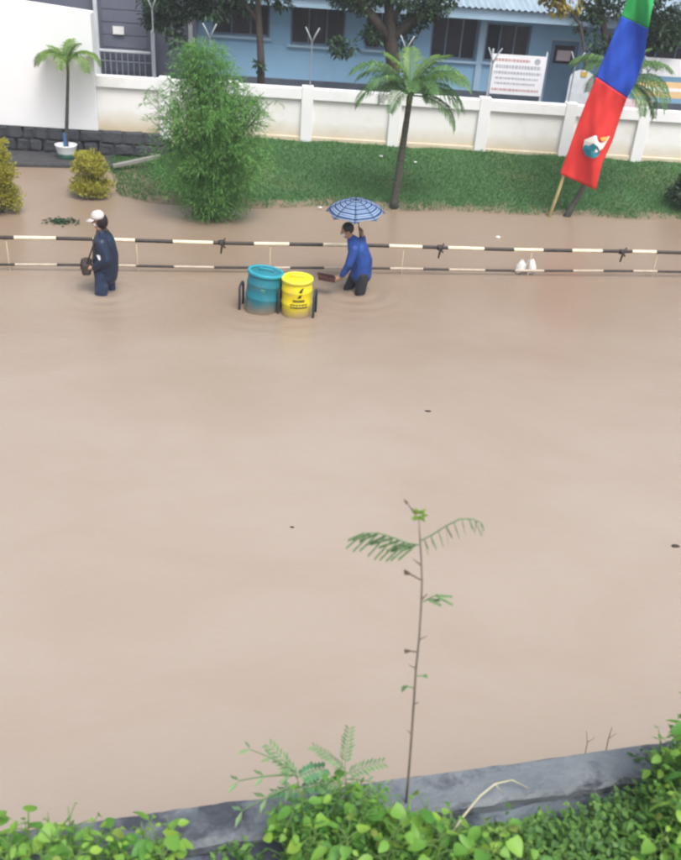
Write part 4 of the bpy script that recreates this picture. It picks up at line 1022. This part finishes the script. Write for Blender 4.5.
# earth bank rising to where the camera stands
V = []; nb1, nb2 = 90, 30
for j in range(nb2):
    for i in range(nb1):
        s_ = -1.5 + (KL + 3) * i / (nb1 - 1); t_ = j / (nb2 - 1)
        p = ka + kd * s_ + kn * (.36 + 4.6 * t_)
        V.append((p.x, p.y, KZ - .13 + 2.1 * min(1, t_ * 1.35) + .035 * math.sin(s_ * 5 + j) + .03 * math.sin(s_ * 9.7 - j * 1.7)))
V = np.array(V); idx = np.arange(nb1 * nb2).reshape(nb2, nb1)
Q = np.stack([idx[:-1, :-1], idx[1:, :-1], idx[1:, 1:], idx[:-1, 1:]], -1).reshape(-1, 4)
tag(link('embankment', np_mesh('embankment', V, Q, M['soil'], True)), kind='structure')
def bank2(p):
    s_ = (p - ka).dot(kn); t_ = max(0, (s_ - .36) / 4.6); return KZ - .12 + 2.1 * min(1, t_ * 1.35)

# ------------------------------------------------------------------ foreground plants
def broad_leaf(name, L, Wd, m, heart=True, seed=0, curl=.12):
    n_ = 7; g = MB(); vv = []; r_ = random.Random(seed)
    for i in range(n_ + 1):
        t_ = i / n_; w_ = Wd * .5 * (math.sin(math.pi * min(1, t_ ** (.55 if heart else .8))) ** .8 if 0 < t_ < 1 else .02)
        x = L * t_; z = -curl * L * t_ * t_
        vv += [(x - (.10 * L if heart and i == 1 else 0), w_, z + w_ * .32 + r_.uniform(-.02, .02) * L), (x, 0, z), (x - (.10 * L if heart and i == 1 else 0), -w_, z + w_ * .32 + r_.uniform(-.02, .02) * L)]
    for i in range(n_):
        a_ = 3 * i; g.add([], []); g.f += []; 
    g.add(vv, [f for i in range(n_) for f in ((3*i, 3*i+1, 3*i+4, 3*i+3), (3*i+1, 3*i+2, 3*i+5, 3*i+4))])
    return g.mesh(name, M[m], True)
def pinnate_leaf(name, L, n, ll, lw, m, sweep=.7, droop=.35, seed=0):
    r_ = random.Random(seed); g = MB(); pts = [Vector((L * t_, 0, -droop * L * t_ * t_)) for t_ in np.linspace(0, 1, 7)]
    g.tube(pts, [.0035, .003, .003, .0025, .002, .002, .0015], 4)
    for k in range(n):
        t_ = .12 + .88 * k / (n - 1); p = Vector((L * t_, 0, -droop * L * t_ * t_))
        for s in (-1, 1):
            l = ll * (1 - .35 * abs(t_ - .45)) * r_.uniform(.85, 1.1); d = Vector((sweep, s, -.25 + r_.uniform(-.15, .15))).normalized()
            wv = Vector((1, -s * .4, 0)).normalized() * lw * .5; m_ = p + d * l * .5
            g.add([p, m_ + wv, p + d * l + Vector((0, 0, -.12 * l)), m_ - wv], [(0, 1, 2), (0, 2, 3)])
    return g.mesh(name, M[m])
M['brownweed'] = leafmat('worn_leaf', (.26, .34, .07), (.16, .26, .05), .6, .3, island=False)
LV = [broad_leaf('heart_leaf', .105, .095, 'weed', True, 1), broad_leaf('oval_leaf', .11, .062, 'weed', False, 2), broad_leaf('bright_leaf', .10, .088, 'weedbright', True, 3, .2), broad_leaf('young_leaf', .075, .05, 'weedbright', False, 4), broad_leaf('wide_leaf', .135, .12, 'weed', True, 6, .2), broad_leaf('lance_leaf', .13, .045, 'weed', False, 8, .25), broad_leaf('worn_leaf', .09, .06, 'brownweed', False, 9, .4)]
M['wstem'] = mat('weed_stem', (.13, .24, .06), None, .6)
def weed(px, py, z, h, nl, kinds, label, group, spread=.12, sc=1.0, lean=(0, 0), cat='plant', name='broadleaf_weed'):
    p = at(px, py, z); p.z = bank2(p) - .03
    r = empty(name, p, 0, label, cat, group); hh = h + (z - p.z)
    tip = Vector((lean[0] + random.gauss(0, .03), lean[1] + random.gauss(0, .03), hh)); g = MB()
    cu = lambda t_: Vector((tip.x * t_ * t_, tip.y * t_ * t_, tip.z * t_)); g.tube([cu(t_) for t_ in np.linspace(0, 1, 6)], [.006, .0055, .005, .004, .003, .002], 5)
    LO = []
    nl = int(nl * 1.8)
    for k in range(nl):
        t_ = .15 + .75 * (k + random.random() * .6) / nl; c = cu(min(t_, 1)); az = k * 2.4 + random.uniform(-.5, .5)
        pe = spread * random.uniform(.35, 1.0) * (1.1 - .55 * t_); e_ = c + Vector((math.cos(az) * pe, math.sin(az) * pe, pe * .35))
        g.tube([c, (c + e_) / 2 + Vector((0, 0, .01)), e_], [.003, .0025, .002], 4, cap=False)
        LO.append((e_, az))
    g.obj('stem', M['wstem'], r, smooth=True)
    for e_, az in LO:
        link('leaf', LV[random.choice(kinds)], r, e_, (random.uniform(-.5, .5), random.uniform(-.15, .75), az + random.uniform(-.4, .4)), sc * .57 * random.uniform(.4, 1.5))
gL = 'broadleaf weeds at the left end of the retaining wall'; lL = 'bright green broadleaf weed crowding the left end of the retaining wall'
for (px, py, h, n_) in ((4, 868, .16, 9), (28, 862, .19, 9), (52, 872, .20, 8), (74, 860, .17, 9), (98, 868, .20, 9), (122, 862, .17, 8), (146, 868, .20, 8), (164, 866, .17, 6), (12, 892, .2, 10), (45, 895, .22, 10), (88, 893, .22, 10), (130, 893, .2, 9), (165, 895, .18, 7), (-12, 866, .2, 8)):
    weed(px, py, 2.0, h * 1.5, n_ + 3, [0, 1, 1, 2, 3, 5, 5, 0, 1, 3, 6], lL, gL)
for (px, py, h) in ((52, 856, .26), (112, 858, .24), (170, 848, .19)):
    weed(px, py, 2.0, h, 6, [3, 3, 2], 'taller thin weed shoot poking above the left weeds', 'thin shoots above the left weeds', .06, .8)
LATER = []
gC = 'broadleaf weeds around the sapling'; lC = 'bright green broadleaf weed growing around the foot of the sapling'
for (px, py, h, n_) in ((285, 858, .18, 8), (305, 850, .22, 9), (328, 846, .24, 9), (352, 852, .24, 9), (375, 856, .22, 9), (398, 862, .20, 8), (420, 852, .17, 8), (445, 862, .17, 8), (470, 868, .16, 8), (495, 868, .15, 7), (300, 884, .2, 9), (340, 884, .24, 10), (380, 886, .22, 10), (430, 886, .2, 9), (480, 890, .18, 9), (515, 880, .12, 7)):
    weed(px, py, 2.0, h * 1.9, n_ + 4, [0, 1, 1, 3, 5, 5, 0, 2, 3, 1, 6], lC, gC, .11, .95)
for (px, py, h) in ((430, 826, .14), (352, 832, .22), (380, 838, .22), (470, 850, .12)):
    weed(px, py, 2.0, h, 5, [2, 3, 2], 'pale young shoot with yellow-green leaves beside the sapling stem', 'pale shoots beside the sapling', .06, .9)
for (px, py, h) in ((20, 862, .22), (62, 866, .24), (105, 862, .24), (145, 866, .2)):
    LATER.append((px, py, h))
gR = 'broadleaf weeds at the right end of the retaining wall'; lR = 'green weed clump at the right end of the retaining wall'
for (px, py, h, n_) in ((668, 835, .22, 9), (690, 822, .30, 10), (655, 868, .2, 9), (680, 872, .24, 9), (700, 850, .3, 9), (640, 876, .12, 7), (676, 800, .22, 9), (694, 790, .28, 9)):
    weed(px, py, 2.0, h * 2.5, n_ + 9, [1, 5, 3, 0, 1, 3, 5, 6, 2], lR, gR, .12, .95)
for (px, py, h) in ((668, 800, .34), (684, 796, .36), (650, 800, .2)):
    weed(px, py, 2.0, h * 2.1, 15, [3, 2, 3], 'tall yellow-green shoot above the right weed clump', 'tall shoots at the right', .07, .9)
# small-leaved creepers on the bank between the weeds
def creeper(px, py, z, rx, ry, n, label, group=None):
    p = at(px, py, z); p.z = bank2(p) - .01
    r = empty('creeper', p, kang, label, 'creeper', group)
    x = np.clip(rng.normal(0, .5, n), -.95, .95) * rx; y = np.clip(rng.normal(0, .5, n), -.95, .95) * ry; zz = np.abs(rng.normal(0, .05, n)) + .02 + .05 * np.exp(-(x / rx) ** 2 * 3)
    D = np.stack([rng.normal(0, 1, n), rng.normal(0, 1, n), rng.normal(.1, .35, n)], 1)
    link('foliage', leaves('foliage', np.stack([x, y, zz], 1), D, rng.uniform(.02, .05, n), rng.uniform(.014, .03, n), M['creep'], fold=.15), r)['kind'] = 'stuff'
    g = MB()
    for k in range(9):
        a_ = random.uniform(0, 6.28); g.tube([(0, 0, .0), (math.cos(a_) * rx * .5, math.sin(a_) * ry * .5, .07), (math.cos(a_) * rx, math.sin(a_) * ry, .05)], .003, 4)
    g.obj('stems', M['stem'], r)
gk = 'small-leaved creepers over the bank'; lk = 'dark small-leaved creeper spreading over the bank by the right weeds'
for (px, py, rx, ry) in ((540, 850, .25, .12), (600, 842, .25, .13), (645, 830, .22, .16), (570, 880, .3, .14), (630, 874, .3, .15), (665, 780, .16, .14), (500, 862, .2, .1), (450, 872, .22, .1), (672, 815, .18, .2)):
    creeper(px, py, 1.95, rx, ry, 900, lk, gk)
creeper(330, 838, 1.95, .2, .1, 700, 'fine-leaved creeper tangled among weeds left of the sapling')
creeper(240, 862, 1.95, .12, .08, 160, 'sparse creeper on the dark ledge beside the left weeds')
def ferny(px, py, h, label, group):
    p = at(px, py, 1.95); p.z = bank2(p) - .02
    r = empty('ferny_weed', p, random.uniform(0, 6), label, 'plant', group); g = MB(); PP = []; DD = []
    for k in range(7):
        a_ = k * .9 + random.uniform(-.3, .3); ln = random.uniform(.03, .12); hh = h * random.uniform(.6, 1.0)
        pts = [Vector((math.cos(a_) * ln * t_ * t_, math.sin(a_) * ln * t_ * t_, hh * t_)) for t_ in np.linspace(0, 1, 6)]; g.tube(pts, [.003, .003, .0025, .002, .002, .001], 4)
        for q_ in range(46):
            t_ = random.uniform(.2, 1); j_ = min(int(t_ * 5), 4); c_ = pts[j_].lerp(pts[j_ + 1], t_ * 5 - j_); a2 = random.uniform(0, 6.28); o_ = random.uniform(.0, .05) * (1.2 - t_ * .7)
            d_ = Vector((math.cos(a2), math.sin(a2), random.uniform(-.3, .4))); PP.append(tuple(c_ + d_ * o_)); DD.append(tuple(d_))
    g.obj('stems', M['wstem'], r); nn = len(PP)
    link('foliage', leaves('foliage', np.array(PP), np.array(DD), rng.uniform(.018, .045, nn), rng.uniform(.008, .018, nn), M['fern'], fold=.15), r)['kind'] = 'stuff'
M['fern'] = leafmat('fern_leaf', (.17, .36, .07), (.07, .20, .045), .5, .4)
for (px, py, h) in ((296, 850, .34), (318, 842, .38), (338, 838, .40), (362, 842, .38), (386, 850, .32), (300, 872, .36), (350, 872, .42), (405, 868, .3), (430, 862, .22), (460, 866, .2), (370, 862, .36), (325, 862, .38)):
    ferny(px, py, h * 1.3, 'fine-leaved ferny weed rising among the broad leaves left of the sapling', 'ferny weeds left of the sapling')
for (px, py, h) in ((655, 812, .34), (672, 800, .42), (690, 790, .46), (680, 830, .4), (648, 850, .24), (664, 870, .3)):
    ferny(px, py, h * 1.8, 'fine-leaved ferny weed in the clump at the right end of the retaining wall', 'ferny weeds at the right end of the retaining wall')
for (px, py, h) in LATER: ferny(px, py, h, 'fine-leaved ferny weed among the broad leaves at the left end of the wall', 'ferny weeds at the left end of the wall')
# pinnate seedlings
PV = [pinnate_leaf('pinnate_leaf', .17, 9, .05, .016, 'pinnae', .6, .25, 1), pinnate_leaf('bluegreen_leaf', .12, 7, .055, .024, 'pinnab', .4, .35, 2), pinnate_leaf('narrow_leaf', .16, 3, .05, .014, 'pinnae', 1.0, .2, 3)]
def seedling(px, py, tip_px, label, leaves_):
    p = at(px, py, 1.98); p.z = bank2(p); r = empty('seedling', p, 0, label, 'seedling')
    tip = atY(tip_px[0], tip_px[1], p.y + .02) - p; g = MB(); cu = lambda t_: Vector((tip.x * t_ * t_, tip.y * t_, tip.z * t_))
    g.tube([cu(t_) for t_ in np.linspace(0, 1, 7)], [.007, .006, .005, .0045, .004, .003, .002], 6); g.obj('stem', M['stem'], r, smooth=True)
    for (t_, az, el, vi, s_) in leaves_: link('leaf', PV[vi], r, cu(t_), (random.uniform(-.3, .3), -rad(el), rad(az)), s_)
    return r
seedling(303, 838, (296, 770), 'seedling with long narrow drooping leaves left of the sapling', [(.98, 170, 30, 2, 1.3), (.95, 185, 0, 2, 1.5), (.85, 200, -15, 2, 1.6), (.9, 150, 45, 0, 1.0), (.8, 10, 25, 1, 1.0), (.92, 30, 10, 1, 1.0), (.75, 175, 10, 1, .9), (.7, 280, 20, 1, .9)])
seedling(345, 838, (345, 765), 'small seedling with blue-green pinnate leaves close left of the sapling', [(1, 90, 60, 0, .8), (.95, 150, 30, 0, .9), (.9, 10, 30, 0, .9), (.85, 0, 5, 2, 1.0), (.75, 10, -5, 2, 1.0), (.8, 190, 10, 0, .8), (.6, 200, 10, 1, .9)])

# sapling
sp_ = at(407, 806, 1.98); sp_.z = bank2(sp_) - .02
sa = empty('sapling', sp_, 0, 'tall bare-stemmed sapling with feathery pinnate leaves at its tip', 'sapling')
sx = [(407, 806), (409, 770), (412, 730), (414, 700), (416, 668), (419, 640), (421, 608), (422, 580), (421, 555), (420, 540), (419, 520)]
SY = sp_.y
SP = lambda x, y: atY(x, y, SY + .04 * (806 - y) / 300) - sp_
pts = [SP(*q_) for q_ in sx]; pts[0] = Vector((0, 0, 0)); g = MB()
g.tube(pts, [.0062, .006, .0056, .0052, .0048, .0044, .004, .0036, .0033, .003, .0025], 7); g.obj('stem', M['stem'], sa, smooth=True)
for (x, y, dx, dy) in ((419, 640, 8, -4), (416, 668, -7, -3), (421, 600, 6, -6), (412, 735, -5, -5), (421, 565, -8, -6), (413, 705, 6, -3)):
    g = MB(); g.tube([SP(x, y), SP(x + dx, y + dy)], [.004, .002], 5); g.obj('twig', M['stem'], sa)
def hanging(name, px_pts, n, ll, lw, m, dirpx, mb=None):
    """bipinnate leaf: rachis through picture points at the sapling's depth, pinnae hanging along dirpx"""
    P_ = [SP(*q_) for q_ in px_pts]; g = MB(); g.tube(P_, [.003] * (len(P_) - 1) + [.0015], 5)
    for k in range(n):
        f_ = (k + .6) / n * (len(P_) - 1); i = min(int(f_), len(P_) - 2); p = P_[i].lerp(P_[i + 1], f_ - i)
        d = Vector((dirpx[0], 0, dirpx[1])).normalized(); l = ll * (1 - .5 * abs(k / n - .4)) * random.uniform(.9, 1.1)
        for yy in (-.35, .35):
            dd = (d + Vector((random.gauss(0, .1), yy, random.gauss(0, .06)))).normalized(); axis = [p + dd * l * t_ + Vector((0, 0, -.15 * l * t_ * t_)) for t_ in np.linspace(0, 1, 5)]
            g.tube(axis, .0012, 3, cap=False)
            for j in range(14):
                t_ = (j + 1) / 14.0; a_ = axis[0].lerp(axis[-1], t_)
                for s in (-1, 1):
                    q_ = a_ + (dd * .5 + Vector((0, s * .9, 0)) + Vector((0, 0, .15 * s))).normalized() * lw * random.uniform(.8, 1.1); w_ = dd * .0035; g.add([a_ - w_, a_ + w_, q_ + w_, q_ - w_], [(0, 1, 2, 3)])
    g.obj(name, M[m], sa)
hanging('leaf', [(420, 545), (408, 543), (395, 538), (378, 533), (362, 533)], 9, .10, .008, 'pinnae', (-.8, -.62))
hanging('leaf', [(420, 541), (432, 535), (446, 526), (460, 519), (473, 519), (483, 524)], 9, .062, .010, 'pinnae', (.35, -.75))
hanging('leaf', [(423, 602), (430, 598), (438, 594)], 2, .07, .008, 'pinnae', (.9, -.1))
hanging('leaf', [(421, 580), (412, 575), (404, 570)], 1, .03, .008, 'brownleaf', (-.7, .3))
hanging('leaf', [(418, 652), (411, 651), (405, 651)], 1, .025, .008, 'brownleaf', (-.9, .0))
hanging('leaf', [(414, 688), (408, 686), (404, 688)], 1, .03, .009, 'pinnae', (-.6, -.6))
hanging('leaf', [(416, 676), (422, 676), (427, 675)], 1, .02, .008, 'pinnae', (.9, .1))
g = MB(); c = SP(419, 515)
for k in range(9):
    a_ = k * .7; d = Vector((math.cos(a_), .5 * math.sin(k * 2.1), math.sin(a_))).normalized(); p = c + d * .016; w_ = d.cross(Vector((0, 1, .2))).normalized() * .011
    g.add([c + d * .006, p + w_, c + d * .036, p - w_], [(0, 1, 2), (0, 2, 3)])
g.obj('bud', M['bud'], sa)
g = MB(); c = SP(407, 503); g.tube([SP(417, 514), SP(411, 508), c], [.0025, .002, .0015], 4)
g.tube([c, c + Vector((-.012, 0, .014))], [.006, .002], 6); g.obj('flower_tip', M['brownleaf'], sa)
# dry bent twig lying over the wall
g = MB(); P_ = [at(446, 842, 2.05), at(462, 818, 2.12), at(480, 796, 2.16), at(495, 784, 2.13), at(512, 780, 2.06), at(528, 788, 2.02)]
g.tube(P_, [.006, .0055, .005, .0045, .004, .0025], 6); g.tube([P_[3], at(503, 794, 2.06)], [.003, .002], 5)
tag(g.obj('dry_twig', mat('dry_twig', (.50, .48, .34), (.40, .38, .27), .8, 8), smooth=True), 'pale dry twig arching over the concrete right of the sapling', 'twig')
for i, (x, y) in enumerate(((580, 742), (601, 738))):
    p0 = at(x, y + 8, 1.9); g = MB(); r = empty('dead_stalk', at(x + 6, y + 12, 1.99), 0, 'thin dead stalk standing at the water side of the retaining wall', 'stalk', 'dead stalks by the retaining wall')
    g.tube([(0, 0, -.05), (-.01, 0, .08), (-.03 + .02 * i, .0, .16)], [.003, .0025, .0015], 4); g.tube([(-.01, 0, .08), (.02, 0, .12)], [.002, .001], 4); g.obj('stem', M['stem'], r)
o = crumple('brick_fragment', at(598, 832, 1.96), .06, .04, .03, 'brown', 'reddish brick fragment lying among the creepers', 'brick', 4)
o.data.materials.clear(); o.data.materials.append(mat('brick_red', (.30, .14, .10), (.22, .10, .075), .9, 8))

# ------------------------------------------------------------------ damp air after rain
hz = MB(); hz.box(-700, 700, -300, 1000, -1.6, 9.0)
m = bpy.data.materials.new('damp_air'); m.use_nodes = True; N = m.node_tree.nodes; N.clear()
out = N.new('ShaderNodeOutputMaterial'); pv = N.new('ShaderNodeVolumePrincipled'); pv.inputs['Color'].default_value = (.90, .94, 1.0, 1); pv.inputs['Density'].default_value = .0018
m.node_tree.links.new(pv.outputs[0], out.inputs['Volume'])
tag(hz.obj('haze', m), kind='stuff')
